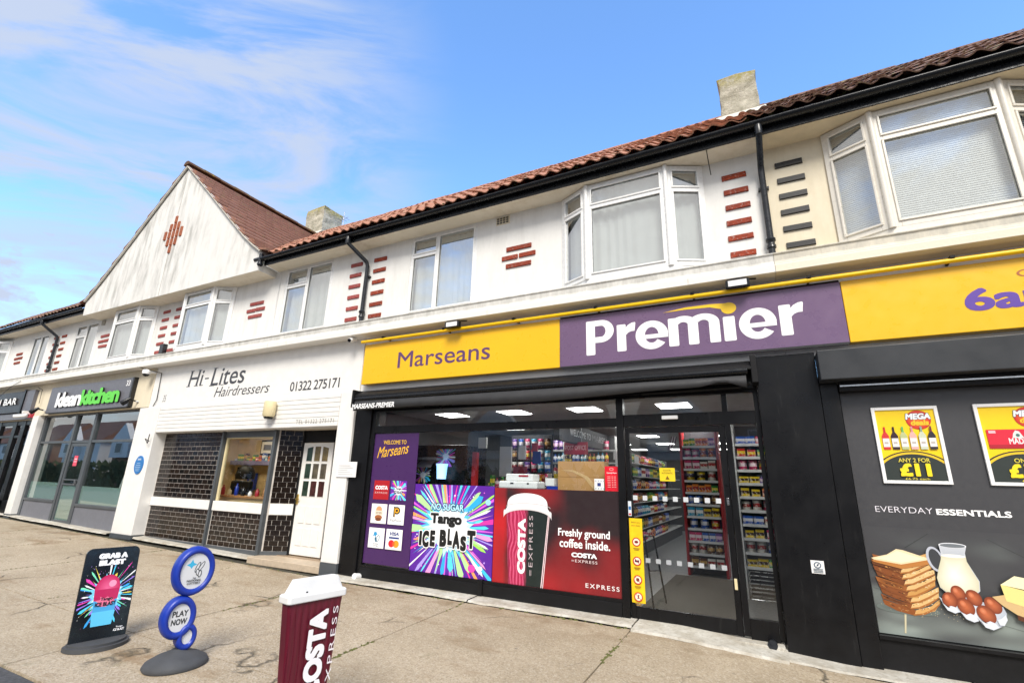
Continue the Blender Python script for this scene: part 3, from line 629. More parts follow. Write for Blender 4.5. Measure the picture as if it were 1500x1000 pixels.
# pantiles -----------------------------------------------------------------
PITCH = math.atan(.815); TW = .205; TL = .32
def pantile_mesh(mt, thick=True):
    mb = MB(); n = 8; vs = []
    for j, (s, lift) in enumerate(((-.03, .024), (TL + .05, .0))):
        for k in range(n + 1):
            u = k / n; x = u * (TW + .02); h = .024 * math.sin(u * 2 * math.pi * .97 + .5) + .02
            vs.append((x, s, h + lift))
    for k in range(n + 1): v = vs[k]; vs.append((v[0], v[1], v[2] - .016))
    fs = [(k, k + 1, n + 2 + k, n + 1 + k) for k in range(n)]
    mb.add(vs, fs, True); mb.add([vs[k] for k in range(n + 1)] + [vs[2 * n + 2 + k] for k in range(n + 1)], [(n + 1 + k, n + 2 + k, k + 1, k) for k in range(n)])
    return mb
def pantile_roof(parent, x0, x1, mt, x_first=None, zshift=0, ridge=4.2, courses_single=4, seed=1):
    r = random.Random(seed); R = Matrix.Rotation(PITCH, 4, 'X'); y0, z0 = -.455, 5.905 + zshift
    base = MB(); t = .815
    base.add([(x0, y0 + .05, z0 - .03), (x1, y0 + .05, z0 - .03), (x1, y0 + .05 + ridge, z0 - .03 + ridge * t), (x0, y0 + .05 + ridge, z0 - .03 + ridge * t), (x0, y0 + .05 + 2 * ridge, z0 - .03), (x1, y0 + .05 + 2 * ridge, z0 - .03)], [(0, 1, 2, 3), (3, 2, 5, 4)])
    rf = base.build('roof', M['tile_gable'], parent)
    src = pantile_mesh(mt); me = src.mesh('roof_tile', mt); stuff = MB(); nc = int(ridge / math.cos(PITCH) / TL) + 1; n = int((x1 - x0) / TW)
    for c in range(nc):
        for i in range(n + 1):
            x = x0 + i * TW; s = c * TL; y = y0 + s * math.cos(PITCH); z = z0 + s * math.sin(PITCH)
            if x + TW > x1 + .12: continue
            dxg = abs(x + TW / 2 - GX)
            if dxg < 4.0 and z < gable_curve(min(dxg, 3.93)) + .10: continue
            jz = r.uniform(-.009, .009) + .012 * math.sin(x * 1.7 + c); jr = r.uniform(-.035, .035)
            if c < courses_single and (x_first is None or x >= x_first):
                piece('roof_tile', me, rf, (x, y, z + jz), (PITCH + jr, r.uniform(-.03, .03), r.uniform(-.045, .045)))
            else:
                Mx = Matrix.Translation((x, y, z + jz)) @ Matrix.Rotation(PITCH + jr, 4, 'X'); stuff.add([Mx @ Vector(v) for v in src.v], [f for f in src.f], True)
    if stuff.v: stuff.build('upper_roof_tiles', mt, rf, kind='stuff')
    yr, zr = y0 + .05 + ridge, z0 - .03 + ridge * t; x = x0
    rt = MB().prism([(.13 * math.cos(a), .10 * math.sin(a)) for a in [math.pi * k / 8 for k in range(9)]], 'x', 0, .44).mesh('ridge_tile', mt)
    while x < x1 - .2: piece('ridge_tile', rt, rf, (x, yr, zr + .02 + r.uniform(-.01, .01))); x += .45
    return rf
def chimney(parent, x0, x1, y0, y1, z0, z1, tilt=0, seed=0):
    r = random.Random(seed); mb = MB(); n = 7; vs = []
    L = [(0, 0), (.5, 0), (1, 0), (1, .5), (1, 1), (.5, 1), (0, 1), (0, .5)]
    for k in range(n + 1):
        t = k / n
        for (u, v) in L:
            e = .018 if 0 < k < n else .03; vs.append((x0 + (x1 - x0) * u + r.uniform(-e, e), y0 + (y1 - y0) * v + r.uniform(-e, e), z0 + (z1 - z0) * t + (r.uniform(-.035, .03) if k == n else 0)))
    m_ = 8; fs = [(k * m_ + i, k * m_ + (i + 1) % m_, (k + 1) * m_ + (i + 1) % m_, (k + 1) * m_ + i) for k in range(n) for i in range(m_)] + [tuple(n * m_ + i for i in range(m_))]
    mb.add(vs, fs); c = mb.build('chimney', M['chimney'], parent, bevel=.012)
    fl = MB(); xs = [x0 - .1 + (x1 - x0 + .2) * k / 12 for k in range(13)]; vs = []
    for k, x in enumerate(xs):
        vs += [(x, y0 - .16 + .03 * math.sin(k * 2.6), z0 + .03 + .02 * math.sin(k * 2.6)), (x, y0 - .012, z0 + .22)]
    fl.add(vs, [(2 * k, 2 * k + 2, 2 * k + 3, 2 * k + 1) for k in range(12)]); fl.build('flashing', M['flash'], parent)
    return c
def downpipe(parent, pts, r=.036, shoe=True):
    p = MB().tube(pts, r, 12).build('downpipe', M['pipe'], parent)
    x, y, z = pts[-1]
    if shoe: MB().lathe([(.052, 0), (.052, .035), (.042, .045), (.042, .085), (.055, .09), (.055, .125)], (x, y, z + .10), 14).build('pipe_collar', M['pipe'], p)
    a = pts[0]; MB().lathe([(.04, -.03), (.044, 0), (.044, .10), (.036, .12)], (a[0], a[1], a[2] - .10), 12).build('pipe_outlet', M['pipe'], p)
    x, y, z = pts[-2]; MB().box(x - .06, x + .06, y + .01, 0, z - .22, z - .19).build('pipe_clip', M['pipe'], p)
W0, W1 = 4.22, SOF - .01
up = M['upvc']
# --- main (white, right of centre)
win = [(-5.35, -3.945, W0, W1)]
upper_wall(b_main, -6.349, .329, 4.0, SOF, win + [(-2.40, -.37, W0, W1)], M['render'])
window(b_main, (-5.35, .03), (1, 0), 1.405, W0, W1 - .0, hinged(1.405, W0, W1, .42, .36), cover='curtain', seed=1)
bay(b_main, -2.40, -.37, W0, W1, 'curtain', up, coverx=[[(.05, .35)], [(.05, 1.1)], [(.08, .47)]], seed=3)  # middle curtain is added: its pale sheet stands in for reflected cloud
cornice(b_main, -6.35, .33, M['cornice']); eaves(b_main, -6.35, .33)
brick_column(b_main, -6.22, -5.91, 'brick'); brick_column(b_main, -.13, .175, 'brick'); triple(b_main, -3.155, 'brick')
# --- right (cream)
upper_wall(b_right, .331, 7.0, 4.0, SOF, [(1.03, 3.05, W0, W1), (4.6, 6.0, W0, W1)], M['cream'])
bay(b_right, 1.03, 3.05, W0, W1, 'blind', M['upvc2'], gl=M['glass_blind'])
window(b_right, (4.6, .03), (1, 0), 1.4, W0, W1, hinged(1.4, W0, W1, .42, .36), cover='curtain')
cornice(b_right, .33, 7.0, M['cornice_cream']); eaves(b_right, .33, 7.0, surf('soffit_cream', (.72, .62, .44), .8, var=.1))
brick_column(b_right, .49, .795, 'brick_black')
# --- hairdresser
upper_wall(b_hair, -12.809, -6.351, 4.0, SOF, [(-8.70, -7.29, W0, W1 - .03), (-12.36, -10.36, W0, GSOF - .005)], M['render'])
window(b_hair, (-8.70, .03), (1, 0), 1.41, W0, W1 - .03, hinged(1.41, W0, W1, .48, .40), cover='curtain', seed=5)
bay(b_hair, -12.36, -10.36, W0, GSOF, 'curtain', up, seed=6)
cornice(b_hair, -12.81, -6.35, M['cornice']); eaves(b_hair, -8.98, -6.35)
for x in (-6.81,): brick_column(b_hair, x, x + .30, 'brick_pink')
brick_column(b_hair, -12.68, -12.38, 'brick_pink', top=5.42, bot=4.37); triple(b_hair, -9.53, 'brick_pink')
# --- kitchen
upper_wall(b_kit, -18.799, -12.811, 4.0, SOF, [(-17.82, -16.48, W0, GSOF - .03), (-15.5, -13.5, W0, GSOF - .005)], M['render'])
window(b_kit, (-17.82, .03), (1, 0), 1.34, W0, GSOF - .03, hinged(1.34, W0, GSOF, .48, .36), cover='curtain', seed=8)
bay(b_kit, -15.5, -13.5, W0, GSOF, 'curtain', up, seed=9)
cornice(b_kit, -18.8, -12.81, M['cornice']); eaves(b_kit, -18.8, -16.55)
brick_column(b_kit, -13.23, -12.93, 'brick_pink', top=5.42, bot=4.37); triple(b_kit, -15.98, 'brick_pink'); brick_column(b_kit, -18.67, -18.37, 'brick', top=5.40, bot=4.38)
# --- bar
upper_wall(b_bar, -25.399, -18.801, 4.0, SOF, [(-20.7, -19.52, W0, GSOF - .03), (-24.3, -22.3, W0, GSOF)], M['render'])
window(b_bar, (-20.7, .03), (1, 0), 1.18, W0, GSOF - .03, [(.08, .55, W0 + .08, GSOF - .1), (.64, 1.1, W0 + .08, GSOF - .1)], cover='curtain')
bay(b_bar, -24.3, -22.3, W0, GSOF, 'curtain', up)
cornice(b_bar, -25.4, -18.8, M['cornice']); eaves(b_bar, -25.4, -18.8)
brick_column(b_bar, -19.17, -18.87, 'brick', top=5.40, bot=4.38); triple(b_bar, -21.45, 'brick')
# --- gable shared by two units, split at the party line
def gable_curve(t):      # half width -> height, with a slight kick at the foot
    pts = [(0, 9.27), (1.13, 8.27), (2.24, 7.27), (3.04, 6.56), (3.45, 6.24), (3.75, 6.03), (3.93, 5.97)]
    for (a, za), (b, zb) in zip(pts[:-1], pts[1:]):
        if t <= b: return za + (zb - za) * (t - a) / (b - a)
    return pts[-1][1]
GX = -12.78
for sgn, par in ((1, b_hair), (-1, b_kit)):
    ts = [0, .6, 1.13, 1.7, 2.24, 2.7, 3.04, 3.25, 3.45, 3.6, 3.75]
    top = [(GX + sgn * t + (.004 * sgn), gable_curve(t)) for t in ts]
    poly = top + [(GX + sgn * 3.72, GSOF), (GX + sgn * .004, GSOF)]
    MB().prism(poly, 'y', -.43, .22).build('gable_wall', M['render_gable'], par)
    MB().box(min(GX, GX + sgn * 3.72), max(GX, GX + sgn * 3.72), -.425, .0, GSOF - .006, GSOF - .0005).build('gable_soffit', M['soffit'], par)
    # roof slope: courses run back from the verge
    und = MB(); tt = ts + [3.93]; vs = []
    for t in tt: vs += [(GX + sgn * t, -.50, gable_curve(t) + .015), (GX + sgn * t, 4.4, gable_curve(t) + .015)]
    und.add(vs, [(2 * k, 2 * k + 2, 2 * k + 3, 2 * k + 1) for k in range(len(tt) - 1)]); rf = und.build('roof', M['tile_gable'], par)
    rr = random.Random(5 + sgn); st = MB(); s = 0; t = 3.95; course = 0; tlm = None
    while t > .1:
        t2 = max(0, t - .215); za, zb = gable_curve(t), gable_curve(t2); ang = math.atan2(zb - za, t - t2); L = math.hypot(t - t2, zb - za); n = int(4.9 / .25)
        for i in range(n):
            y = -.50 + i * .25 + (.125 if course % 2 else 0); jx = rr.uniform(-.004, .006); lift = .060 + rr.uniform(0, .008)
            if sgn < 0 and i > 1: continue
            y1 = min(y + .243, 4.4)
            ax, az = GX + sgn * (t + .02), za + lift; bx, bz = GX + sgn * (t2 - .03), zb + .012 + .03 * .9
            vs = [(ax, y, az), (ax, y1, az), (bx, y1, bz), (bx, y, bz), (ax, y, az - .05), (ax, y1, az - .05), (bx, y, bz - .02), (bx, y1, bz - .02)]
            if i < 3 and sgn > 0 or i == 0:
                q = MB().add(vs, [(0, 1, 2, 3), (4, 5, 1, 0), (4, 0, 3, 6), (5, 7, 2, 1)]); q.build('roof_tile', M['tile_gable'], rf)
            else: st.add(vs, [(0, 1, 2, 3), (4, 5, 1, 0), (4, 0, 3, 6), (5, 7, 2, 1)])
        t = t2; course += 1
        if t <= 0: break
    st.build('upper_roof_tiles', M['tile_gable'], rf, kind='stuff')
    # verge mortar bead under the tile edge
    vb = MB(); vb.tube([(GX + sgn * t, -.47, gable_curve(t) - .015) for t in ts], .028, 6); vb.build('verge_mortar', M['flash'], rf)
rt = MB().prism([(GX + .13 * math.cos(a), 9.25 + .11 * math.sin(a)) for a in [math.pi * k / 8 for k in range(9)]], 'y', 0, .42)
lich = tile_mat('ridge_tile_lichen', '6e4a34', '4c3426', '6a5030', '9c8420', .9)
rtm = rt.mesh('ridge_tile', lich, Vector((GX, 0, 9.25)))
for k in range(12): piece('ridge_tile', rtm, b_hair, (GX, -.52 + k * .43, 9.28 + .01 * (k % 2)))
# crack line and ornament: a diamond of upright bricks
orn = [(-.38, 7.41, 7.17), (-.15, 7.57, 6.94), (.05, 7.79, 6.73), (.31, 7.54, 6.93), (.48, 7.36, 7.14)]
def ornament_strip(x, zt, zb, par):
    n = max(1, round((zt - zb) / .22)); h = (zt - zb) / n
    for i in range(n): brick(par, x, x + .085, zb + i * h + .004, zb + (i + 1) * h - .006, 'brick_orange', y=-.43, d=.03)
for dx, a, b in ((-.39, 7.42, 7.17), (-.21, 7.60, 6.96), (-.04, 7.80, 6.74), (.13, 7.60, 6.94), (.30, 7.42, 7.14)):
    ornament_strip(-12.77 + dx, a, b, b_hair if dx > -.1 else b_kit)
    # rounded render channels between brick uprights
MB().box(GX - .004, GX + .004, -.434, -.43, GSOF, 6.72).box(GX - .004, GX + .004, -.434, -.43, 7.84, 9.1).build('render_joint', M['plastergrey'], b_hair)
# --- roofs
pantile_roof(b_main, -6.35, .33, M['tile_red'], seed=2, courses_single=5)
pantile_roof(b_right, .33, 7.2, M['tile_brown'], seed=3, courses_single=5)
pantile_roof(b_hair, -12.4, -6.35, M['tile_red'], x_first=-9.0, seed=4, courses_single=4)
pantile_roof(b_kit, -18.8, -13.1, M['tile_brown'], seed=5, courses_single=0)
pantile_roof(b_bar, -25.4, -18.8, M['tile_brown'], seed=6, courses_single=1)
chimney(b_main, -.06, .56, 2.0, 2.9, 7.78, 8.85, seed=1)
chimney(b_hair, -13.5, -12.66, 3.8, 4.65, 9.3, 10.5, seed=4)
ae = MB(); ae.tube([(-12.1, 4.2, 9.4), (-12.1, 4.2, 10.3)], .012, 6); ae.tube([(-12.4, 4.2, 9.95), (-11.9, 4.2, 10.05)], .008, 5)
for k in range(4): ae.tube([(-12.35 + .12 * k, 4.05, 9.97 + .02 * k), (-12.35 + .12 * k, 4.35, 9.97 + .02 * k)], .006, 4)
single(ae, 'television_aerial', M['steel'], (-12.1, 4.2, 9.3), 'thin television aerial standing beside the rendered chimney behind the gable', 'aerial')
gm = MB(); rg = random.Random(14)
for k in range(420):
    x = rg.uniform(-8.8, 7.0); 
    if math.sin(x * 2.1) + math.sin(x * 5.3) < .1: continue
    y, z, r0 = -.40 + rg.uniform(-.05, .10), 5.885 + rg.uniform(0, .05), rg.uniform(.01, .032)
    gm.add([(x - r0, y - r0, z), (x + r0, y - r0, z), (x + r0, y + r0, z), (x - r0, y + r0, z), (x, y, z + r0 * 1.3)], [(0, 1, 4), (1, 2, 4), (2, 3, 4), (3, 0, 4)])
props(gm.build('roof_moss', mmoss, None, kind='stuff'), 'clumps of moss and debris lying along the gutter edge', 'moss')
# --- rainwater pipes
downpipe(b_right, [(.345, -.43, 5.80), (.345, -.43, 5.70), (.335, -.10, 5.45), (.335, -.065, 5.35), (.335, -.065, 4.20)], .038)
downpipe(b_main, [(-6.52, -.43, 5.80), (-6.52, -.41, 5.68), (-6.33, -.09, 5.40), (-6.32, -.065, 5.32), (-6.33, -.065, 4.20)], .038)
downpipe(b_kit, [(-19.05, -.43, 5.80), (-19.05, -.41, 5.68), (-18.80, -.09, 5.36), (-18.79, -.065, 5.30), (-18.80, -.065, 4.20)], .038)
e = MB(); e.tube([(-9.03, -.43, 5.70), (-9.03, -.43, 5.96)], .045, 10); e.tube([(-9.22, -.43, 5.86), (-8.95, -.43, 5.86)], .04, 10); e.lathe([(.05, 0), (.06, .03), (.05, .06)], (-9.03, -.43, 5.70), 10)
e.build('gutter_end', M['pipe'], b_hair)
vn = MB(); vn.box(-3.58, -3.33, -.012, .01, 5.56, 5.70)
v = vn.build('air_vent', M['cream'], b_main)
for k in range(4):
    for q in range(3): MB().box(-3.565 + k * .057, -3.525 + k * .057, -.016, -.011, 5.575 + q * .04, 5.60 + q * .04).build('vent_hole', M['edgeblack'], v)
vn = MB(); vn.box(-16.33, -16.18, -.03, .0, 5.42, 5.56).build('air_vent', M['plastergrey'], b_kit)
cb = MB(); cb.tube([(-.27, -.34, 5.74), (-.262, -.25, 5.6), (-.25, -.2, 5.42)], .006, 5); cb.build('hanging_cable', M['black'], b_main)
cb = MB(); cb.tube([(-8.9, -.36, 5.70), (-8.75, -.2, 5.60), (-8.86, -.02, 5.62), (-8.87, -.012, 4.25)], .008, 5); cb.build('wall_cable', M['wpaint'], b_hair)
cb = MB(); cb.tube([(-13.2, -.31, 3.90), (-13.0, -.10, 3.84), (-12.55, -.07, 3.74), (-12.5, -.07, 3.1), (-12.6, -.07, 2.95)], .009, 5); cb.build('wall_cable', M['edgeblack'], b_hair)
cb = MB(); cb.tube([(-19.6, -.33, 4.0), (-20.2, -.33, 3.85), (-20.9, -.33, 3.55)], .007, 5); cb.tube([(-18.95, -.12, 3.8), (-18.6, -.12, 3.7), (-18.55, -.12, 3.3)], .007, 5); cb.build('wall_cable', M['edgeblack'], b_bar)
# ------------------------------------------------------------------ shopfronts
def part(parent, name, mt, boxes, bevel=.003, label=None):
    mb = MB()
    for b in boxes: mb.box(*b)
    return mb.build(name, mt, parent, bevel=bevel, label=label)
def room(parent, x0, x1, y0, y1, z0, z1, wall, floor, ceil):
    part(parent, 'interior_wall', wall, [(x0 - .1, x0, y0, y1, z0, z1), (x1, x1 + .1, y0, y1, z0, z1), (x0, x1, y1, y1 + .1, z0, z1)], 0)
    part(parent, 'interior_floor', floor, [(x0, x1, y0, y1, z0 - .05, z0)], 0); part(parent, 'interior_ceiling', ceil, [(x0, x1, y0, y1, z1, z1 + .05)], 0)
# white wall band between shop windows and cornice
part(b_hair, 'fascia_board', M['white'], [(-12.81, -6.18, -.05, .2, 2.93, 3.887)])
part(b_kit, 'fascia_board', M['cream'], [(-18.8, -12.815, -.06, .2, 2.95, 3.887)])
part(b_bar, 'fascia_board', M['cream'], [(-25.4, -18.805, -.06, .2, 2.85, 3.887)])
part(b_main, 'fascia_board', M['white'], [(-6.17, .33, -.03, .2, 2.93, 3.887)])
part(b_right, 'fascia_board', M['white'], [(.332, 7.0, -.03, .2, 2.93, 3.887)])
# --- main shop: frames
part(b_main, 'pillar', M['black'], [(-6.19, -5.83, -.06, .3, -.03, 2.925)], .006)
part(b_main, 'pillar', M['black'], [(.0, .60, -.10, .30, -.14, 2.955)], .006)
part(b_right, 'door_post', M['black'], [(.603, .77, -.085, .3, -.14, 2.60)], .006)
sf = part(b_main, 'shopfront_frame', M['black'], [
    (-5.827, -5.75, -.03, .05, .0, 2.56), (-1.665, -1.575, -.045, .06, -.03, 2.56), (-.005, .0, -.03, .04, 0, 2.56), (-.055, -.006, -.03, .05, .02, 2.56),
    (-5.75, -1.665, -.028, .05, 2.205, 2.315), (-5.75, -1.665, -.035, .05, .01, .20), (-1.575, -.055, -.028, .05, 2.20, 2.35), (-5.82, -.005, -.02, .05, 2.562, 2.94),
    (-.385, -.325, -.032, .05, .02, 2.199), (-.325, -.057, -.02, .05, -.05, .18), (-.40, -.34, -.022, .05, 2.351, 2.56)])
dr = part(b_main, 'sliding_door', M['black'], [(-1.565, -1.515, -.01, .03, .0, 2.19), (-.455, -.39, -.01, .03, .0, 2.19), (-1.514, -.456, -.008, .028, .0, .145), (-1.514, -.456, -.008, .028, 2.12, 2.19)])
part(dr, 'pane', M['glass'], [(-1.52, -.45, .008, .014, .14, 2.125)], 0)
part(dr, 'door_lock', M['steel'], [(-.44, -.415, -.02, -.01, 1.30, 1.38)], .004); part(dr, 'door_lock', M['lamp_cream'], [(-.44, -.41, -.02, -.01, .44, .55)], .004)
part(b_main, 'shop_window', M['glass'], [(-5.75, -1.66, .008, .014, .19, 2.21)], 0)
part(b_main, 'window_light', M['glass'], [(-.33, -.05, .008, .014, .17, 2.20)], 0)
part(b_main, 'transom_light', M['glass'], [(-5.75, -1.66, .008, .014, 2.31, 2.565)], 0); part(b_main, 'transom_light', M['glass'], [(-1.575, -.05, .008, .014, 2.345, 2.565)], 0)
part(b_main, 'doorstep', M['strip'], [(-1.57, -.02, -.16, .06, -.10, -.012)], .01)
part(b_main, 'stall_riser', M['blackmatt'], [(-5.76, -3.62, -.05, .02, -.04, .16), (-3.55, -1.67, -.05, .02, -.04, .16)]); part(b_main, 'mullion_post', M['black'], [(-3.615, -3.555, -.065, .0, -.04, .215)])
# awning: cassette, roll, front bar, fabric and arms
aw = part(b_main, 'awning_cassette', M['black'], [(-6.0, -.03, -.06, -.022, 2.60, 2.90)])
def profx(name, poly, x0, x1, mt, par, bevel=.004): return MB().prism(poly, 'x', x0, x1).build(name, mt, par, bevel=bevel)
profx('awning_hood', [(-.06, 2.92), (-.26, 2.84), (-.30, 2.80), (-.30, 2.775), (-.06, 2.86)], -6.05, -.04, M['blackmatt'], aw)
MB().tube([(-6.02, -.27, 2.745), (-.08, -.27, 2.765)], .042, 16).build('awning_roller', M['gutter'], aw)
fb = MB(); n = 60; vs = []
for k in range(n + 1):
    x = -6.0 + 5.9 * k / n; t = k / n
    sag = .03 * math.sin(t * 9) * (.3 + t) + (.055 * math.exp(-((x + .35) / .16) ** 2)) - (.02 * math.exp(-((x + .1) / .1) ** 2))
    vs += [(x, -.10, 2.66 + .0 * t), (x, -.24, 2.73), (x, -.305, 2.70), (x, -.33 + .01 * math.sin(x * 3), 2.545 + sag + .015 * t), (x, -.325 + .01 * math.sin(x * 3), 2.545 + sag + .015 * t)]
fb.add(vs, [(k * 5 + j, k * 5 + 5 + j, k * 5 + 6 + j, k * 5 + 1 + j) for k in range(n) for j in range(4)], True); fb.build('awning_valance', M['fabric'], aw)
part(aw, 'awning_end_plate', M['blackmatt'], [(-6.06, -6.02, -.33, -.02, 2.60, 2.90)], .01); part(aw, 'awning_end_plate', M['blackmatt'], [(-.045, .02, -.30, -.06, 2.62, 2.94)], .01)
am = MB(); am.tube([(-.06, -.28, 2.62), (-.2, -.18, 2.60), (-1.3, -.1, 2.60)], .02, 8); am.build('awning_arm', M['blackmatt'], aw); am = MB(); am.tube([(-5.98, -.28, 2.62), (-5.8, -.18, 2.60), (-4.7, -.1, 2.60)], .02, 8); am.build('awning_arm', M['blackmatt'], aw)
p = Print((0, -.335, 0)); p.text('MARSEANS-PREMIER', -6.02, -5.12, 2.572, 2.655, 'f4f4f4', .03, .15); p.build(aw, 'awning_lettering')
# small odds and ends at the foot of the shop
for x, l in ((-5.74, 'short white waste pipe stub at the left foot of the shop window'), (-.13, 'round black drain outlet at the foot of the narrow side light')):
    q = MB(); yy = -.16; q.tube([(x, -.03, .03 + zg(x)), (x, yy, .03 + zg(x) + .02)], .045, 14)
    single(q, 'waste_pipe', M['wpaint'] if x < -2 else M['pipe'], (x, -.08, zg(x)), l, 'pipe')
# --- right unit hood and picture wall
part(b_right, 'shutter_hood', M['hood'], [(.606, 7.0, -.30, -.031, 2.605, 2.925)], .008)
part(b_right, 'shutter_slot', M['blackmatt'], [(.775, 7.0, -.14, -.02, 2.50, 2.600)]); part(b_right, 'shutter_slot', M['steel'], [(.78, 7.0, -.165, -.15, 2.545, 2.56)], 0, label='thin metal lip of the shutter slot')
part(b_right, 'stall_riser', M['blackmatt'], [(.772, 7.0, -.04, .1, -.14, .17)]); part(b_right, 'picture_rail', M['black'], [(.775, 7.0, -.07, .02, .17, .205)])
part(b_right, 'infill_wall', M['blackmatt'], [(.772, 7.0, .012, .2, .171, 2.60)], 0)
# --- hairdresser
hb = part(b_hair, 'pillar', M['white'], [(-13.06, -12.22, -.10, .5, .17, 2.925)], .008)
part(hb, 'pillar_plinth', M['darkgrey'], [(-13.065, -12.215, -.105, .5, .08, .168)])
hb2 = part(b_hair, 'pillar', M['white'], [(-6.55, -6.195, -.10, .7, .17, 2.925)], .008)
part(hb2, 'pillar_plinth', M['darkgrey'], [(-6.555, -6.193, -.105, .7, -.04, .168)])
sb = part(b_hair, 'shutter_box', M['white'], [(-12.215, -6.56, -.075, .18, 2.335, 2.925)])
for k in range(7):
    for a, b in ((-12.21, -9.4), (-9.395, -6.565)): part(sb, 'slat', M['white'], [(a, b, -.092, -.074, 2.345 + k * .083, 2.345 + k * .083 + .076)], .004)
p = Print((0, -.094, 0)); p.text('TEL 01322 275171', -7.62, -6.66, 2.40, 2.475, '8a8a84', .0, 0, space=1.25); p.build(sb, 'shutter_lettering')
dk = '35353a'; O_ = (0, -.052, 0)
fsn = thing('fascia_sign', (-9.4, -.05, 3.3), 'dark grey hairdresser lettering and phone number on the white fascia', 'sign')
print_letters(fsn, O_, 'Hi', -11.40, -10.86, 3.335, 3.70, dk, .006, .12); print_letters(fsn, O_, 'Lites', -10.56, -9.42, 3.30, 3.70, dk, .006, .12)
p = Print(O_); p.rect(-10.80, -10.66, 3.47, 3.50, dk); p.build(fsn, 'dash')
p = Print(O_)
for x in (-11.42, -11.13): p.rect(x - .03, x + .12, 3.335, 3.350, dk); p.rect(x + .03, x + .17, 3.688, 3.70, dk)
p.rect(-10.94, -10.83, 3.335, 3.348, dk); p.rect(-10.59, -10.42, 3.30, 3.313, dk); p.rect(-10.54, -10.38, 3.69, 3.70, dk); p.rect(-10.18, -10.08, 3.30, 3.312, dk); p.build(fsn, 'serifs')['kind'] = 'stuff'
print_letters(fsn, O_, 'Hairdressers', -10.35, -8.58, 3.05, 3.26, dk, 0, .28); print_letters(fsn, O_, '01322 275171', -7.98, -6.68, 3.03, 3.215, dk, .01, 0, .92, 'numeral'); print_letters(fsn, O_, '35', -12.28, -12.16, 3.04, 3.20, '6a6a6a', 0, .1, 1, 'numeral')
part(fsn, 'backing_board', M['white'], [(-12.6, -6.4, -.0515, -.0495, 2.99, 3.85)], 0)
# tiled stall riser, tiled panel, sill band, window, recessed door
hf = part(b_hair, 'tile_backing', M['grout'], [(-12.215, -8.42, .158, .25, .09, .775), (-12.215, -10.07, .158, .25, .98, 2.335)], 0)
cnt = [0]; tm = {}; stf = MB(); tr_ = random.Random(4)
def tile(x0, x1, z0, z1):
    w, h = round(x1 - x0, 3), round(z1 - z0, 3)
    if w < .03: return
    if cnt[0] < 300:
        if (w, h) not in tm: mb = MB(); mb.add([(.0, .0, .0), (w, 0, 0), (w, 0, h), (0, 0, h), (.004, -.007, .004), (w - .004, -.007, .004), (w - .004, -.007, h - .004), (.004, -.007, h - .004)], [(0, 1, 5, 4), (1, 2, 6, 5), (2, 3, 7, 6), (3, 0, 4, 7), (4, 5, 6, 7)]); tm[(w, h)] = mb.mesh('tile', M['darktile'])
        piece('tile', tm[(w, h)], hf, (x0, .157 + tr_.uniform(-.001, .001), z0), (tr_.uniform(-.006, .006), 0, tr_.uniform(-.006, .006))); cnt[0] += 1
    else: stf.box(x0, x1, .150, .157, z0, z1)
def tiles(x0, x1, z0, z1, w, n):
    h = (z1 - z0) / n
    for r in range(n):
        x = x0 - (w / 2 if r % 2 else 0)
        while x < x1 - .02:
            a, b = max(x, x0), min(x + w, x1); tile(a + .0065, b - .0065, z0 + r * h + .0035, z0 + r * h + h - .0035); x += w
tiles(-9.97, -8.42, .15, .775, .172, 7); tiles(-12.2, -10.06, .15, .775, .178, 7); tiles(-12.2, -10.07, .98, 2.33, .178, 14)
if stf.v: stf.build('wall_tiles', M['darktile'], hf, kind='stuff')
part(b_hair, 'sill_band', M['white'], [(-12.21, -10.03, .125, .2, .785, .965)], .004); part(b_hair, 'sill_band', M['white'], [(-9.97, -8.44, .12, .24, .785, .965)], .004)
part(b_hair, 'frame_post', M['darkgrey'], [(-10.05, -9.995, .10, .2, .08, 2.335), (-8.43, -8.36, .09, .2, .08, 2.335), (-12.21, -8.43, .12, .2, .08, .145), (-9.99, -8.43, .15, .2, 2.21, 2.335)])
wf = part(b_hair, 'salon_window', M['lamp_cream'], [(-9.98, -9.93, .17, .22, .966, 2.21), (-9.93, -8.44, .17, .22, 2.19, 2.21)])
part(wf, 'pane', M['glass'], [(-9.93, -8.44, .19, .196, .97, 2.19)], 0)
# angled return to the door
A_, B_ = Vector((-8.37, .16, 0)), Vector((-7.93, .42, 0)); U = (B_ - A_).normalized(); NN = Vector((U.y, -U.x, 0)); L_ = (B_ - A_).length
rb = MB().obox(A_, U, NN, .0, L_, -.06, 0, .15, 2.335).build('tile_backing', M['grout'], b_hair)
st2 = MB()
def rtile(u0, u1, z0, z1): st2.obox(A_, U, NN, u0 + .003, u1 - .003, 0, .008, z0 + .003, z1 - .003)
for n_, za, zb in ((7, .16, .775), (14, .985, 2.33)):
    h = (zb - za) / n_
    for r in range(n_):
        x = .04 - (.085 if r % 2 else 0)
        while x < L_ - .03: a, b = max(x, .04), min(x + .17, L_); rtile(a + .002, b - .002, za + r * h, za + r * h + h) if b - a > .03 else None; x += .17
st2.build('wall_tiles', M['darktile'], rb, kind='stuff')
MB().obox(A_, U, NN, .05, L_, 0, .014, .785, .975).build('sill_band', M['white'], b_hair)
MB().obox(A_, U, NN, .0, L_, 0, .02, .08, .155).build('plinth', M['darkgrey'], b_hair)
dd = part(b_hair, 'salon_door', M['white'], [(-7.90, -7.12, .40, .44, .12, 2.10)], .004)
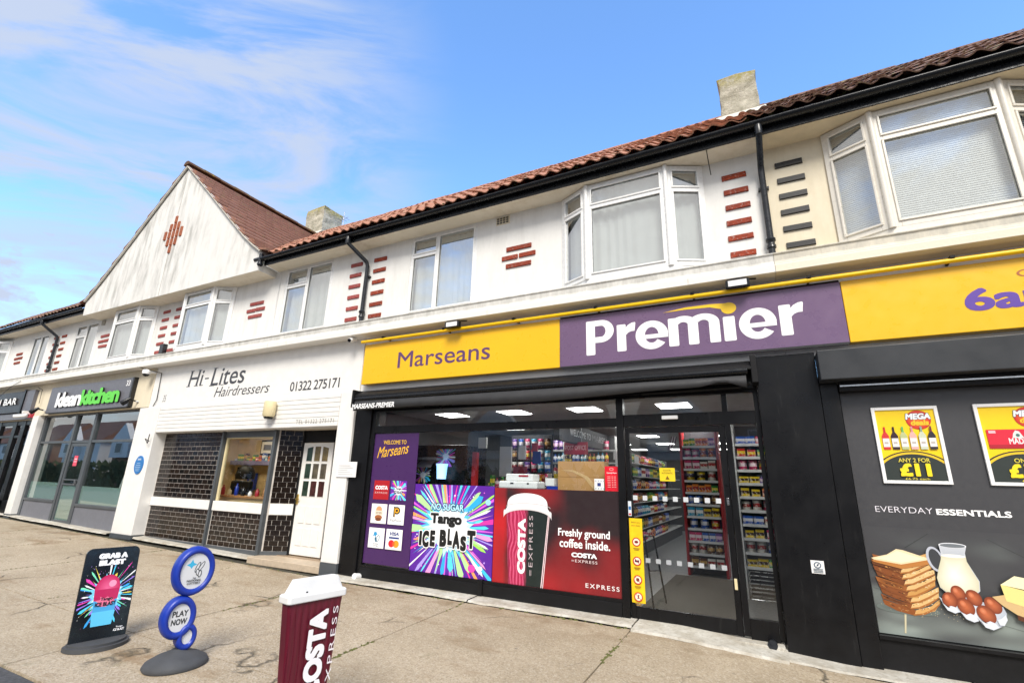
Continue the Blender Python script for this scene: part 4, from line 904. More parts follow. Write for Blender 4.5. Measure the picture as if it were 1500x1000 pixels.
for r in range(3):
    for c in range(3):
        x0 = -7.78 + c * .205; z0 = 1.13 + r * .315; zt = z0 + .27 - (.03 if (r == 2 and c != 1) else 0)
        rim = MB(); rim.add([(x0 - .015, .398, z0 - .015), (x0 + .165, .398, z0 - .015), (x0 + .165, .398, zt + .015 + (.03 if r == 2 and c == 0 else 0)), (x0 - .015, .398, zt + .015 + (.03 if r == 2 and c == 2 else 0)), (x0, .392, z0), (x0 + .15, .392, z0), (x0 + .15, .392, zt + (.03 if r == 2 and c == 0 else 0)), (x0, .392, zt + (.03 if r == 2 and c == 2 else 0))], [(0, 1, 5, 4), (1, 2, 6, 5), (2, 3, 7, 6), (3, 0, 4, 7)]); rim.build('beading', M['white'], dd)
        q = MB(); q.add([(x0, .394, z0), (x0 + .15, .394, z0), (x0 + .15, .394, zt + (.03 if r == 2 and c == 0 else 0)), (x0, .394, zt + (.03 if r == 2 and c == 2 else 0))], [(0, 1, 2, 3)]); q.build('pane', surf('door_glass_%d%d' % (r, c), [(.16, .12, .05), (.10, .085, .06), (.06, .022, .02)][2 - r] if c != 0 else (.03, .05, .035), .15, var=.5, sc=9), dd)
for r in range(2):
    for c in range(3): part(dd, 'door_panel', M['white'], [(-7.78 + c * .205, -7.63 + c * .205, .388, .4, .28 + r * .38, .58 + r * .38)], .008)
part(dd, 'handle', M['brass'], [(-7.885, -7.85, .37, .40, .98, 1.16), (-7.88, -7.80, .345, .37, 1.06, 1.085)], .004)
part(b_hair, 'door_frame', M['blackmatt'], [(-7.94, -7.90, .38, .5, .1, 2.335), (-7.12, -6.56, .42, .5, .1, 2.335), (-7.90, -7.12, .40, .5, 2.11, 2.335)]); 
part(b_hair, 'recess_ceiling', M['soffit'], [(-8.42, -6.56, -.07, .5, 2.336, 2.345)], 0)
part(b_hair, 'doorstep', M['tilefloor'], [(-8.38, -6.56, -.08, .5, -.02, .09)], .01)
room(b_hair, -12.75, -6.6, .3, 2.3, .1, 2.6, M['sal'], M['salfloor'], M['sal'])
part(b_hair, 'window_back', M['sal'], [(-12.75, -10.07, .26, .30, .1, 2.6)], 0)
t = thing('salon_counter', (-10, .9, .1), 'light wooden worktop running behind the salon window', 'counter')
part(t, 'worktop', M['wood'], [(-11.3, -8.9, .5, .82, 1.02, 1.06)]); part(t, 'cabinet', M['sal'], [(-11.28, -8.92, .55, .80, .1, 1.02)])
t = thing('framed_print', (-11.4, 2.25, 2.1), 'framed print high on the yellow salon wall', 'picture'); part(t, 'frame', M['blackmatt'], [(-11.75, -11.2, 2.26, 2.29, 1.98, 2.36)]); part(t, 'mat_board', M['paper'], [(-11.71, -11.24, 2.25, 2.26, 2.02, 2.32)], 0); part(t, 'picture', M['kitchgrey'], [(-11.62, -11.33, 2.245, 2.25, 2.10, 2.24)], 0)
t = thing('wall_shelf', (-11.6, 2.2, 1.8), 'lilac shelf fixed along the back wall of the salon', 'shelf'); part(t, 'board', surf('lilac', (.20, .18, .34), .6), [(-12.6, -10.9, 2.05, 2.28, 1.72, 1.82)])
t = thing('wall_mirror', (-12.3, 2.25, 1.4), 'dark edged mirror under the lilac salon shelf', 'mirror'); part(t, 'frame', M['blackmatt'], [(-12.55, -11.95, 2.25, 2.29, 1.05, 1.66)]); part(t, 'glass', M['steel'], [(-12.51, -11.99, 2.242, 2.25, 1.09, 1.62)], 0)
def salon_chair(x, y, rz, label):
    t = thing('salon_chair', (x, y, .1), label, 'chair', rot=(0, 0, rz)); 
    c = MB(); c.lathe([(.28, 0), (.28, .03), (.06, .05), (.05, .4)], (0, 0, 0), 16); c.build('pedestal', M['steel'], t)
    part(t, 'seat', M['blackmatt'], [(-.26, .26, -.26, .26, .42, .55)], .03); part(t, 'backrest', M['blackmatt'], [(-.26, .26, .22, .34, .56, 1.25)], .04)
    for s in (-1, 1): part(t, 'armrest', M['blackmatt'], [(s * .31 - .04, s * .31 + .04, -.2, .28, .68, .74)], .015)
salon_chair(-11.55, 1.35, 2.8, 'black salon chair nearer the tiled side of the salon window'); salon_chair(-10.55, 1.3, 3.4, 'black salon chair nearer the door side of the salon window')
t = thing('hood_dryer', (-10.9, 1.5, .1), 'pale domed hair dryer on a stand between the salon chairs', 'hair dryer'); MB().tube([(-10.95, 1.55, .1), (-10.95, 1.55, 1.5)], .025, 8).build('stand', M['steel'], t); MB().lathe([(.20, 0), (.215, .10), (.18, .22), (.08, .29), (.01, .30)], (-10.95, 1.40, 1.38), 18).build('hood', M['blackmatt'], t)
BL = ['tall white', 'short pale', 'blue', 'red', 'cream', 'second blue', 'dark grey', 'second white', 'second red', 'brown']
for i in range(10):
    x = -11.15 + i * .225; h = (.22, .12, .16, .2, .14, .24, .18, .1, .15, .21)[i]; c = ('wpaint', 'paper', 'blue', 'redsign', 'lamp_cream', 'blue', 'gutter', 'wpaint', 'redsign', 'wood')[i]
    q = MB(); q.lathe([(.035, 0), (.04, .01), (.038, h * .7), (.015, h * .8), (.015, h)], (x, .62, 1.06), 12)
    single(q, 'salon_bottle', M[c], (x, .62, 1.06), BL[i] + ' bottle on the salon worktop, %s from the left' % ['first', 'second', 'third', 'fourth', 'fifth', 'sixth', 'seventh', 'eighth', 'ninth', 'tenth'][i], 'bottle')
rt_ = random.Random(31)
for i in range(14):
    x = -12.5 + i * .12; h = rt_.uniform(.06, .2); q = MB().box(x, x + .08, 2.1, 2.2, 1.82, 1.82 + h)
    props(single(q, 'salon_product', PM[rt_.randrange(10)], (x, 2.15, 1.82), 'small hair product box in the row on the lilac salon shelf', 'box'), group='hair products on the lilac shelf')
for i, (x, z, w, h, c, l) in enumerate(((-12.0, 1.12, .30, .40, 'blue', 'blue towel hanging on the salon wall'), (-11.2, 1.15, .35, .35, 'curtain', 'white towel hanging on the salon wall'), (-10.75, 1.2, .25, .5, 'redsign', 'red gown hanging on the salon wall'))):
    q = MB().box(x, x + w, 2.2, 2.27, z, z + h); single(q, 'towel', M[c], (x, 2.2, z), l, 'towel')
t = thing('strip_light', (-9.4, 2.2, 2.65), 'warm strip light on the salon ceiling', 'light'); part(t, 'diffuser', M['warmled'], [(-11.6, -10.0, 1.1, 1.3, 2.55, 2.58)], 0); part(t, 'housing', M['white'], [(-11.65, -9.95, 1.05, 1.35, 2.58, 2.599)], 0)
# --- kitchen front
kf = part(b_kit, 'shopfront_frame', M['darkgrey'], [(-18.42, -18.28, .06, .16, .12, 2.96), (-16.55, -16.44, .06, .16, .10, 2.96), (-15.50, -15.38, .06, .16, .10, 2.96), (-13.30, -13.22, .06, .16, .10, 2.96),
    (-18.28, -16.55, .07, .15, 2.17, 2.23), (-15.38, -13.30, .07, .15, 2.17, 2.23), (-16.44, -15.50, .07, .15, 2.17, 2.23), (-18.28, -13.30, .07, .15, 2.90, 2.96), (-18.28, -16.55, .05, .16, .66, .72), (-15.38, -13.30, .05, .16, .62, .68)])
part(b_kit, 'stall_riser', M['kitchgrey'], [(-18.28, -16.55, .08, .15, .10, .66)]); part(b_kit, 'stall_riser', M['kitchgrey'], [(-15.38, -13.30, .08, .15, .05, .62)])
for a, b, c, d in ((-18.28, -16.55, .72, 2.17), (-15.38, -13.30, .68, 2.17), (-18.28, -16.55, 2.23, 2.90), (-16.44, -15.50, 2.23, 2.90), (-15.38, -13.30, 2.23, 2.90)):
    part(b_kit, 'shop_window', M['glass_k'], [(a, b, .11, .116, c, d)], 0)
for a, b, c, d in ((-18.27, -16.56, .725, 1.15), (-15.37, -13.31, .685, 1.10)): part(b_kit, 'frosted_film', M['frost'], [(a, b, .117, .119, c, d)], 0)
part(b_kit, 'frosted_film', surf('grey_film', (.20, .21, .20), .4), [(-18.27, -17.75, .1195, .121, 1.15, 2.16)], 0)
kd = part(b_kit, 'glazed_door', M['darkgrey'], [(-16.43, -16.35, .08, .13, .12, 2.16), (-15.59, -15.51, .08, .13, .12, 2.16), (-16.35, -15.59, .08, .13, 2.08, 2.16), (-16.35, -15.59, .08, .13, .12, .26), (-16.35, -15.59, .08, .13, 1.10, 1.14), (-16.35, -15.59, .08, .13, 1.22, 1.25)])
part(kd, 'pane', M['glass_k'], [(-16.35, -15.59, .10, .106, .26, 2.08)], 0); part(kd, 'frosted_film', M['frost'], [(-16.35, -15.59, .107, .109, .26, 1.10)], 0)
part(kd, 'handle', M['steel'], [(-15.66, -15.62, .03, .08, 1.12, 1.24)], .004)
q = Print((0, .098, 0)); q.rect(-16.12, -15.92, 1.58, 1.84, 'e04860'); q.rect(-16.09, -15.95, 1.68, 1.70, 'f8d0d8'); q.rect(-16.09, -15.95, 1.74, 1.77, 'f8d0d8'); q.build(kd, 'door_sticker')
kp = part(b_kit, 'pillar', M['white'], [(-18.8, -18.425, -.08, .4, .28, 2.945)], .006); part(kp, 'pillar_plinth', M['darkgrey'], [(-18.802, -18.42, -.085, .4, .15, .278)])
room(b_kit, -18.3, -13.25, .3, 5, .12, 2.93, M['roomdark'], M['shopfloor'], M['roomdark'])
t = thing('step_ladder', (-14.3, .8, .12), 'pale metal step ladder standing open inside the cafe window', 'ladder')
lm = MB()
for x in (-14.62, -14.02): lm.tube([(x, .45, .12), (x + .06 * (1 if x < -14.3 else -1), .75, 2.1)], .03, 6)
lm.tube([(-14.56, .75, 2.1), (-14.08, .75, 2.1)], .03, 6); lm.build('front_frame', M['paper'], t)
lm = MB()
for x in (-14.85, -14.2): lm.tube([(x, 1.25, .12), (x + .15, .8, 2.0)], .02, 6)
lm.build('rear_frame', M['paper'], t)
for k in range(6): part(t, 'step', M['paper'], [(-14.6 + .006 * k, -14.04 - .006 * k, .48 + .045 * k, .60 + .045 * k, .42 + .29 * k, .45 + .29 * k)])
# klean kitchen sign board with raised letters
ks = thing('shop_sign', (-15.7, -.1, 3.3), 'grey cafe sign board with raised white and green lettering, above the grey shopfront', 'sign')
part(ks, 'board', M['signgrey'], [(-17.88, -13.60, -.15, -.06, 2.985, 3.70)], .004); part(ks, 'return_edge', M['edgeblack'], [(-13.598, -13.53, -.155, -.06, 2.98, 3.705), (-17.88, -13.6, -.152, -.06, 2.965, 2.984)], .002)
def letters(parent, st, x0, x1, y0, y1, yface, depth, face, side, bold=.05, shear=0, space=.9):
    bold0 = bold; bold = 0; full = text2d(st, bold, shear, 0, space); F = fit(full, x0, x1, y0, y1)
    for i, ch in enumerate(st):
        if ch == ' ': continue
        pre = text2d(st[:i + 1], bold, shear, 0, space); own = text2d(ch, bold, shear, 0, space)
        dx = max(v[0] for v in pre[0]) - max(v[0] for v in own[0])
        vs, fs = own; mb = MB(); n = len(vs); edges = {}
        for f in fs:
            for a, b in zip(f, f[1:] + f[:1]): edges[(a, b)] = edges.get((a, b), 0) + 1
        bd = [(a, b) for (a, b) in edges if (b, a) not in edges]
        for k in range(13):
            ox, oy = (bold0 * math.cos(k * math.pi / 6), bold0 * math.sin(k * math.pi / 6)) if k < 12 else (0, 0); yf = yface - .00004 * k
            P2 = [F((v[0] + dx + ox, v[1] + oy)) for v in vs]
            mb.cur = 0; mb.add([(q[0], yf, q[1]) for q in P2], fs); mb.cur = 1
            mb.add([(q[0], yf, q[1]) for q in P2] + [(q[0], yface + depth + .00004 * k, q[1]) for q in P2], [(b, a, n + a, n + b) for a, b in bd])
        mb.build('letter', [face, side], parent)
letters(ks, 'klean', -17.28, -15.93, 3.13, 3.50, -.19, .035, M['wpaint'], M['edgeblack'], .045, 0, .86)
letters(ks, 'kitchen', -15.90, -14.02, 3.13, 3.50, -.19, .035, M['greenl'], M['edgeblack'], .045, 0, .86)
p = Print((0, -.1515, 0)); p.text('33', -13.86, -13.68, 3.50, 3.64, 'f0f0f0', .02); p.build(ks, 'house_number')
def spot(x, z, s=1, label=''):
    t = thing('spot_lamp', (x, -.15, z), label, 'lamp')
    MB().tube([(x, -.06, z), (x, -.22, z + .02)], .018, 8).build('arm', M['gutter'], t)
    MB().tube([(x, -.22, z + .06), (x - .05 * s, -.30, z - .03), (x - .1 * s, -.34, z - .08)], [.03, .06, .065], 12).build('lamp_head', M['gutter'], t)
    MB().lathe([(.05, 0), (.05, .02)], (x, -.07, z - .01), 10).build('wall_plate', M['wpaint'], t)
spot(-13.32, 3.10, 1, 'black spot lamp on a bracket at the right end of the grey cafe sign'); spot(-18.15, 3.08, 1, 'black spot lamp at the left end of the grey cafe sign')
# --- bar front
bs = thing('shop_sign', (-20.5, -.1, 3.3), 'black bar sign with white capitals cut off by the left picture edge', 'sign')
part(bs, 'board', M['barblack'], [(-25.0, -19.62, -.16, -.06, 3.08, 3.72)], .004); part(bs, 'side_panel', M['signgrey'], [(-19.5, -18.95, -.15, -.06, 3.08, 3.72)], .004); part(bs, 'trim_rail', M['black'], [(-19.61, -19.51, -.18, -.06, 3.05, 3.75)], .004)
letters(bs, 'H BAR', -21.35, -19.95, 3.33, 3.52, -.19, .03, M['wpaint'], M['edgeblack'], .035, 0, 1.1)
part(b_bar, 'bar_shopfront_frame', M['black'], [(-19.65, -19.40, .0, .12, .2, 2.86), (-20.25, -20.0, .0, .12, .2, 2.86), (-21.3, -21.1, .0, .12, .2, 2.86), (-23, -22.8, 0, .12, .2, 2.86), (-25, -18.9, .01, .11, 2.72, 2.86), (-25, -19.4, .01, .11, 2.35, 2.42), (-25, -18.83, .0, .1, .2, .6)])
part(b_bar, 'shutter_box', M['kitchgrey'], [(-25, -18.84, -.12, .1, 2.865, 3.06)], .01)
part(b_bar, 'shop_window', M['glass_k'], [(-24.9, -18.85, .05, .056, .6, 2.72)], 0)
room(b_bar, -24.9, -18.85, .3, 5, .3, 2.85, surf('bar_wall', (.20, .15, .12), .8), M['wood'], M['roomdark'])
q = MB().box(-18.95, -18.90, -.3, -.1, 3.0, 3.08); q.tube([(-19.0, -.12, 2.97), (-19.25, -.35, 2.92)], .05, 10); single(q, 'floodlight', M['wpaint'], (-19, -.1, 2.95), 'small white floodlight beside the black bar sign', 'lamp')
q = MB().box(-19.02, -18.82, -.14, -.06, 2.9, 3.1); single(q, 'alarm_box', M['redsign'], (-18.9, -.1, 3.0), 'small faded red alarm box by the bar sign', 'alarm')
q = MB(); q.lathe([(.22, 0), (.25, .03), (.24, .42), (.26, .45)], (-19.9, -.35, zg(-19.9, -.3)), 14); single(q, 'litter_bin', M['gutter'], (-19.9, -.35, zg(-19.9, -.3)), 'low black bin on the pavement at the far left edge', 'bin')

# ------------------------------------------------------------------ signs of the main shop
ps = thing('shop_sign', (-2.5, -.12, 3.38), 'long yellow and purple shop sign over the convenience store', 'sign')
def tray(x0, x1, mt, label): return part(ps, 'sign_panel', mt, [(x0, x1, -.15, -.04, 3.02, 3.725)], .006, label=label)
tray(-6.06, -2.402, M['yellow'], 'yellow panel with a purple shop name'); tray(-2.398, .938, M['purple'], 'purple panel with large white lettering'); tray(.942, 7.0, M['yellow'], 'yellow panel with opening hours')
part(ps, 'trim', M['edgeblack'], [(-2.39, .93, -.157, -.151, 3.0, 3.026), (-2.39, .93, -.155, -.04, 3.728, 3.742)], 0)
O_ = (0, -.151, 0); wt = 'f6f6f6'
print_letters(ps, O_, 'Marseans', -5.29, -3.52, 3.245, 3.52, '5a3566', .004); print_letters(ps, O_, '6am', 1.93, 2.70, 3.225, 3.46, '5b3a9c', .034)
print_letters(ps, O_, 'Open', 2.36, 2.80, 3.50, 3.60, 'a8602c', .0); print_letters(ps, O_, '10pm', 3.2, 4.3, 3.17, 3.46, '5b3a9c', .045)
def arcb(q, cx, cz, ro, zo, ri, zi, a0, a1, n=28):          # thick elliptical arc
    q.up(); b = len(q.v); A = [math.radians(a0 + (a1 - a0) * k / n) for k in range(n + 1)]
    q.v += [q._p((cx + ro * math.cos(t), cz + zo * math.sin(t))) for t in A] + [q._p((cx + ri * math.cos(t), cz + zi * math.sin(t))) for t in A]
    for k in range(n): q.f.append([b + k, b + k + 1, b + n + k + 2, b + n + k + 1]); q.c.append([lin(wt)] * 4)
def rr4(q, x0, x1, z0, z1, r=.010): q.poly([(x0 + r, z0), (x1 - r, z0), (x1, z0 + r), (x1, z1 - r), (x1 - r, z1), (x0 + r, z1), (x0, z1 - r), (x0, z0 + r)], wt)
def lettP(q): rr4(q, -2.01, -1.885, 3.15, 3.63); q.rect(-1.89, -1.80, 3.55, 3.63, wt); q.rect(-1.89, -1.80, 3.315, 3.395, wt); arcb(q, -1.80, 3.4725, .175, .1575, .062, .0775, -90, 90)
def lettr(q, x, k=1): rr4(q, x, x + .12, 3.165, 3.53); q.poly([(x + .10, 3.35), (x + .12, 3.38), (x + .15, 3.41), (x + .19, 3.425), (x + .235, 3.425), (x + .25, 3.535), (x + .24, 3.545), (x + .20, 3.54), (x + .15, 3.515), (x + .10, 3.46)], wt)
def lette(q, cx, rx): arcb(q, cx, 3.345, rx, .190, rx * .42, .105, 2, 322, 40); q.rect(cx - rx * .55, cx + rx - .003, 3.298, 3.352, wt)
def lettm(q):
    rr4(q, -.925, -.805, 3.165, 3.53); rr4(q, -.69, -.57, 3.165, 3.45); rr4(q, -.445, -.325, 3.165, 3.43)
    arcb(q, -.745, 3.42, .175, .125, .058, .045, 0, 150); arcb(q, -.507, 3.42, .182, .125, .062, .045, 0, 150)
for fn in (lettP, lambda q: lettr(q, -1.585), lambda q: lette(q, -1.135, .205), lettm, lambda q: rr4(q, -.285, -.155, 3.165, 3.47), lambda q: lette(q, .083, .198), lambda q: lettr(q, .312)):
    q = Print(O_); fn(q); q.build(ps, 'letter')
q = Print(O_); q.ell(-.21, 3.575, .085, .072, 'f2c81e'); q.poly([(-.20, 3.545), (-.20, 3.64), (-.42, 3.655), (-.70, 3.655), (-.98, 3.62), (-.70, 3.625), (-.42, 3.615)], 'f2c81e'); q.build(ps, 'yellow_comet')
pp = MB(); pp.tube([(-6.09, -.21, 3.765), (7.0, -.21, 3.765)], .026, 12); lt = thing('trough_light', (-2.5, -.2, 3.76), 'thin yellow lighting tube running along the top of the shop sign', 'light')
pp.build('tube', M['yellowpipe'], lt)
for x in [-5.6 + k * 1.25 for k in range(10)]: MB().box(x - .012, x + .012, -.23, -.02, 3.78, 3.80).box(x - .02, x + .02, -.245, -.175, 3.785, 3.81).build('bracket', M['black'], lt)
for x, l in ((-4.12, 'small floodlight under the cornice above the yellow sign panel'), (-.08, 'small floodlight under the cornice above the purple sign panel')):
    t = thing('floodlight', (x, -.25, 3.82), l, 'lamp'); MB().box(x - .13, x + .13, -.34, -.27, 3.76, 3.86).build('housing', M['gutter'], t, bevel=.01); MB().box(x - .10, x + .10, -.347, -.341, 3.775, 3.845).build('lens', M['paper'], t); MB().tube([(x, -.28, 3.86), (x, -.24, 3.89), (x + .2, -.22, 3.875)], .01, 6).build('bracket', M['gutter'], t)
def camera_dome(x, y, z, label):
    t = thing('security_camera', (x, y, z), label, 'camera'); MB().tube([(x, -.06, z + .07), (x, y, z + .07)], .03, 8).build('bracket', M['wpaint'], t)
    MB().lathe([(.075, 0), (.085, .03), (.08, .09), (.03, .11)], (x, y, z), 16).build('housing', M['wpaint'], t); MB().lathe([(.005, -.06), (.045, -.045), (.068, -.01), (.07, .0)], (x, y, z), 16).build('dome', M['gutter'], t)
camera_dome(-12.83, -.26, 3.70, 'white dome security camera with black lens under the cornice')
t = thing('security_camera', (-6.3, -.2, 3.88), 'small white bullet camera under the cornice left of the yellow sign', 'camera'); MB().tube([(-6.33, -.15, 3.86), (-6.30, -.30, 3.80)], .04, 12).build('housing', M['wpaint'], t); MB().tube([(-6.30, -.302, 3.80), (-6.298, -.31, 3.795)], .032, 12).build('lens', M['gutter'], t)
t = thing('wall_light', (-8.28, -.14, 2.66), 'cream wall lamp with a black lens fixed over the salon shutter box', 'lamp'); MB().lathe([(.10, 0), (.125, .04), (.125, .27), (.115, .29)], (-8.27, -.20, 2.54), 16, sx=1, sy=.8).build('housing', M['lamp_cream'], t); MB().lathe([(.07, -.035), (.085, 0)], (-8.27, -.20, 2.54), 14).build('sensor', M['gutter'], t)
q = MB().box(-12.86, -12.70, -.10, 0, 4.24, 4.48); single(q, 'junction_box', M['pipe'], (-12.78, -.02, 4.3), 'black junction box on the wall between the pale brick ladders', 'box', bevel=.01)
t = thing('notice', (-6.2, -.12, 1.6), 'blank white notice sheet taped across the white and black pillars', 'notice'); MB().box(-6.42, -5.98, -.118, -.112, 1.49, 1.735).build('sheet', M['paper'], t)
p = Print((0, -.119, 0)); [p.rect(-6.38, -6.05 - (k % 3) * .06, 1.53 + k * .035, 1.538 + k * .035, 'c8c8c8') for k in range(5)]; p.build(t)
t = thing('wall_plaque', (-12.55, -.1, 1.63), 'oval blue plaque with tiny white writing on the white pillar', 'plaque'); 
q = MB(); q.prism([(-12.53 + .17 * math.cos(a), 1.63 + .20 * math.sin(a)) for a in [2 * math.pi * k / 28 for k in range(28)]], 'y', -.118, -.10); q.build('disc', surf('plaque_blue', '2874b8', .4), t)
p = Print((0, -.119, 0)); p.text('SAFE', -12.60, -12.46, 1.73, 1.77, 'e8f0f8', .02)
for k in range(5): p.rect(-12.64 + .02 * abs(k - 2), -12.42 - .02 * abs(k - 2), 1.50 + k * .04, 1.51 + k * .04, 'b8d4ec')
p.build(t)
q = MB(); q.tube([(-12.35, -.10, 2.15), (-12.42, -.16, 2.20), (-12.25, -.18, 2.10), (-12.26, -.17, 2.3)], .01, 5); single(q, 'wall_hook', M['gutter'], (-12.35, -.1, 2.15), 'thin black hook on the white pillar above the blue plaque', 'hook')
t = thing('wall_sticker', (.35, -.1, .75), 'small white smoking notice with a round symbol on the black pillar', 'sticker'); MB().box(.295, .41, -.104, -.1005, .69, .81).build('sheet', M['paper'], t)
p = Print((0, -.105, 0)); p.ell(.352, .768, .032, .030, '586878', 20); p.ell(.352, .768, .022, .020, 'e8e8e8', 20); p.poly([(.340, .752), (.36, .765), (.366, .786), (.348, .775)], '384858'); [p.rect(.312, .395, .70 + k * .014, .707 + k * .014, '68747c') for k in range(3)]; p.build(t)
t = thing('door_sensor', (-.98, -.06, 2.3), 'white sensor bar over the automatic door', 'sensor'); part(t, 'housing', M['wpaint'], [(-1.09, -.90, -.07, -.03, 2.275, 2.32)], .008)

# ------------------------------------------------------------------ posters in and on the shop window
t = thing('poster', (-5.3, -.01, 1.2), 'tall purple window poster with yellow welcome script and six small brand tiles', 'poster')
part(t, 'sheet', surf('poster_purple', '45265c', .35, var=.04), [(-5.745, -4.845, -.006, .002, .225, 2.195)], 0)
p = Print((0, -.007, 0), step=.0003)
p.text('WELCOME TO', -5.55, -5.08, 2.02, 2.085, 'e8b838', .02); p.text('Marseans', -5.66, -5.02, 1.80, 1.97, 'f0b830', .006, .35, skew=.12)
def cell(c, r): x = -5.66 + c * .35; z = 1.165 - r * .355; return x, x + .315, z, z + .29
a = cell(0, 0); p.rect(*a, 'b01420'); p.text('COSTA', a[0] + .03, a[1] - .03, a[2] + .15, a[2] + .21, 'ffffff', .05); p.text('EXPRESS', a[0] + .03, a[1] - .03, a[2] + .09, a[2] + .115, 'f0d0d0', 0, space=1.3)
a = cell(1, 0); p.rect(*a, '6828a8'); burst(p, a[0], a[1], a[2], a[3], (a[0] + a[1]) / 2, (a[2] + a[3]) / 2, 26, 5, rmin=.05, dots=12); star(p, (a[0] + a[1]) / 2, (a[2] + a[3]) / 2, .09, .08, 12, 3, 'f0f4ff'); p.text('Tango', a[0] + .10, a[1] - .10, a[2] + .15, a[2] + .19, '181818', .04); p.text('ICE BLAST', a[0] + .07, a[1] - .07, a[2] + .10, a[2] + .14, '181818', .04)
a = cell(0, 1); p.rect(*a, 'f4f2ee'); p.ell(a[0] + .155, a[2] + .20, .06, .055, 'd8a070'); p.rect(a[0] + .08, a[1] - .08, a[2] + .12, a[2] + .19, 'e8dcc8'); p.ell(a[0] + .155, a[2] + .09, .075, .035, 'a86438'); p.ell(a[0] + .155, a[2] + .06, .06, .025, '784020'); p.text('HOT FOOD', a[0] + .10, a[1] - .10, a[2] + .14, a[2] + .17, '806850', .01)
a = cell(1, 1); p.rect(*a, 'f4f4f4'); p.rect(a[0] + .10, a[0] + .135, a[2] + .11, a[2] + .26, '202020'); p.ell(a[0] + .165, a[2] + .205, .065, .055, '202020'); p.ell(a[0] + .165, a[2] + .205, .045, .036, 'f0b020'); p.ell(a[0] + .165, a[2] + .205, .024, .018, '202020'); p.rect(a[0] + .118, a[0] + .128, a[2] + .12, a[2] + .25, 'f0b020'); p.text('PayPoint', a[0] + .05, a[1] - .05, a[2] + .035, a[2] + .08, '505058', -.01)
a = cell(0, 2); p.rect(*a, 'f4f4f4'); star(p, a[0] + .13, a[2] + .20, .055, .05, 5, 8, '2898d0', .5); p.ell(a[0] + .19, a[2] + .14, .03, .05, '40708c', rot=-.4); p.ell(a[0] + .19, a[2] + .14, .02, .04, 'f4f4f4', rot=-.4); p.ell(a[0] + .15, a[2] + .12, .02, .04, '40708c', rot=.4); p.text('NATIONAL', a[0] + .10, a[1] - .10, a[2] + .05, a[2] + .07, '506070', 0); p.text('LOTTERY', a[0] + .10, a[1] - .10, a[2] + .02, a[2] + .04, '506070', 0)
a = cell(1, 2); p.rect(*a, 'f6f6f6'); p.text('VISA', a[0] + .07, a[1] - .07, a[2] + .20, a[2] + .25, '203880', .04, .25); p.rect(a[0] + .06, a[1] - .06, a[2] + .155, a[2] + .18, '203880'); p.ell(a[0] + .115, a[2] + .085, .058, .052, 'd8202c'); p.ell(a[0] + .205, a[2] + .085, .058, .052, 'f09c20'); p.ell(a[0] + .16, a[2] + .085, .022, .036, 'e86428')
p.build(t)
t = thing('poster', (-4.1, -.01, .8), 'square purple starburst ice drink poster in the lower shop window', 'poster')
part(t, 'sheet', surf('poster_violet', '5c1c98', .35, var=.05), [(-4.835, -3.443, -.006, .002, .205, 1.42)], 0)
p = Print((0, -.007, 0), step=.0004); X0, X1, Y0, Y1 = -4.833, -3.445, .207, 1.418; cx, cy = -4.17, .83
p.grid(X0, X1, Y0, Y1, 10, 10, lambda u, v: tuple(a + (b - a) * clamp(1 - 2.0 * math.hypot(u - .48, v - .5), 0, 1) for a, b in zip(lin('5a1c9c'), lin('9040e0'))))
burst(p, X0, X1, Y0, Y1, cx, cy, 54, 21, rmin=.14, rmax=.82, wmax=.065, dots=90)
burst(p, X0, X1, Y0, Y1, cx, cy, 30, 77, cols=('58d8f8', '30b0f0', 'ffffff', 'b8f0a0', 'f0a0d8'), rmin=.10, rmax=.55, wmax=.11)
star(p, cx, cy, .48, .38, 22, 4, '58c8f4'); star(p, cx, cy - .02, .44, .34, 22, 6, 'c8e8fc'); star(p, cx, cy, .40, .30, 24, 9, 'f8fbff')
p.ell(-3.76, .33, .06, .05, 'f048b0'); p.ell(-3.62, .34, .035, .03, 'ffffff'); p.ell(-3.53, 1.20, .045, .04, 'a0d8f8')
p.text('NO SUGAR', -4.50, -3.93, 1.06, 1.155, 'b8ecfc', .03, .0, outline='14305c', ow=.085)
p.text('Tango', -4.50, -3.95, .835, 1.02, '141414', .06, .0, outline='f8fbff', ow=.05)
for st, a, b, q0, q1 in (('I', -4.68, -4.63, .56, .76), ('C', -4.62, -4.50, .54, .77), ('E', -4.48, -4.39, .56, .78), ('B', -4.31, -4.19, .57, .80), ('L', -4.17, -4.09, .60, .82), ('A', -4.08, -3.96, .56, .80), ('S', -3.95, -3.85, .54, .74), ('T', -3.84, -3.70, .58, .82)):
    p.text(st, a, b, q0, q1, '101010', .075, .0, outline='ffffff', ow=.05)
p.build(t)
# coffee poster
t = thing('poster', (-2.5, -.01, .8), 'wide dark red coffee poster with a large takeaway cup beside the door', 'poster')
part(t, 'sheet', surf('poster_red', '701018', .35), [(-3.435, -1.668, -.006, .002, .20, 1.405)], 0)
p = Print((0, -.007, 0), step=.0004); rr_ = random.Random(12); blobs = [(rr_.random(), rr_.random(), rr_.uniform(.08, .25), rr_.uniform(-1, .7)) for _ in range(26)]
def cof(u, v):
    s = .38 - .75 * max(0, u - .35) * max(0, v - .4) * 4 + sum(w * math.exp(-((u - a) ** 2 * 2 + (v - b) ** 2) / r / r) * .35 for a, b, r, w in blobs) + (.35 if u < .1 else 0)
    s = clamp(s, 0, 1); a, b = lin('26161a'), lin('c41820'); return tuple(x + (y - x) * s for x, y in zip(a, b))
p.grid(-3.433, -1.670, .202, 1.403, 34, 24, cof)
def mixc(a, b, t): return tuple(x + (y - x) * t for x, y in zip(lin(a), lin(b)))
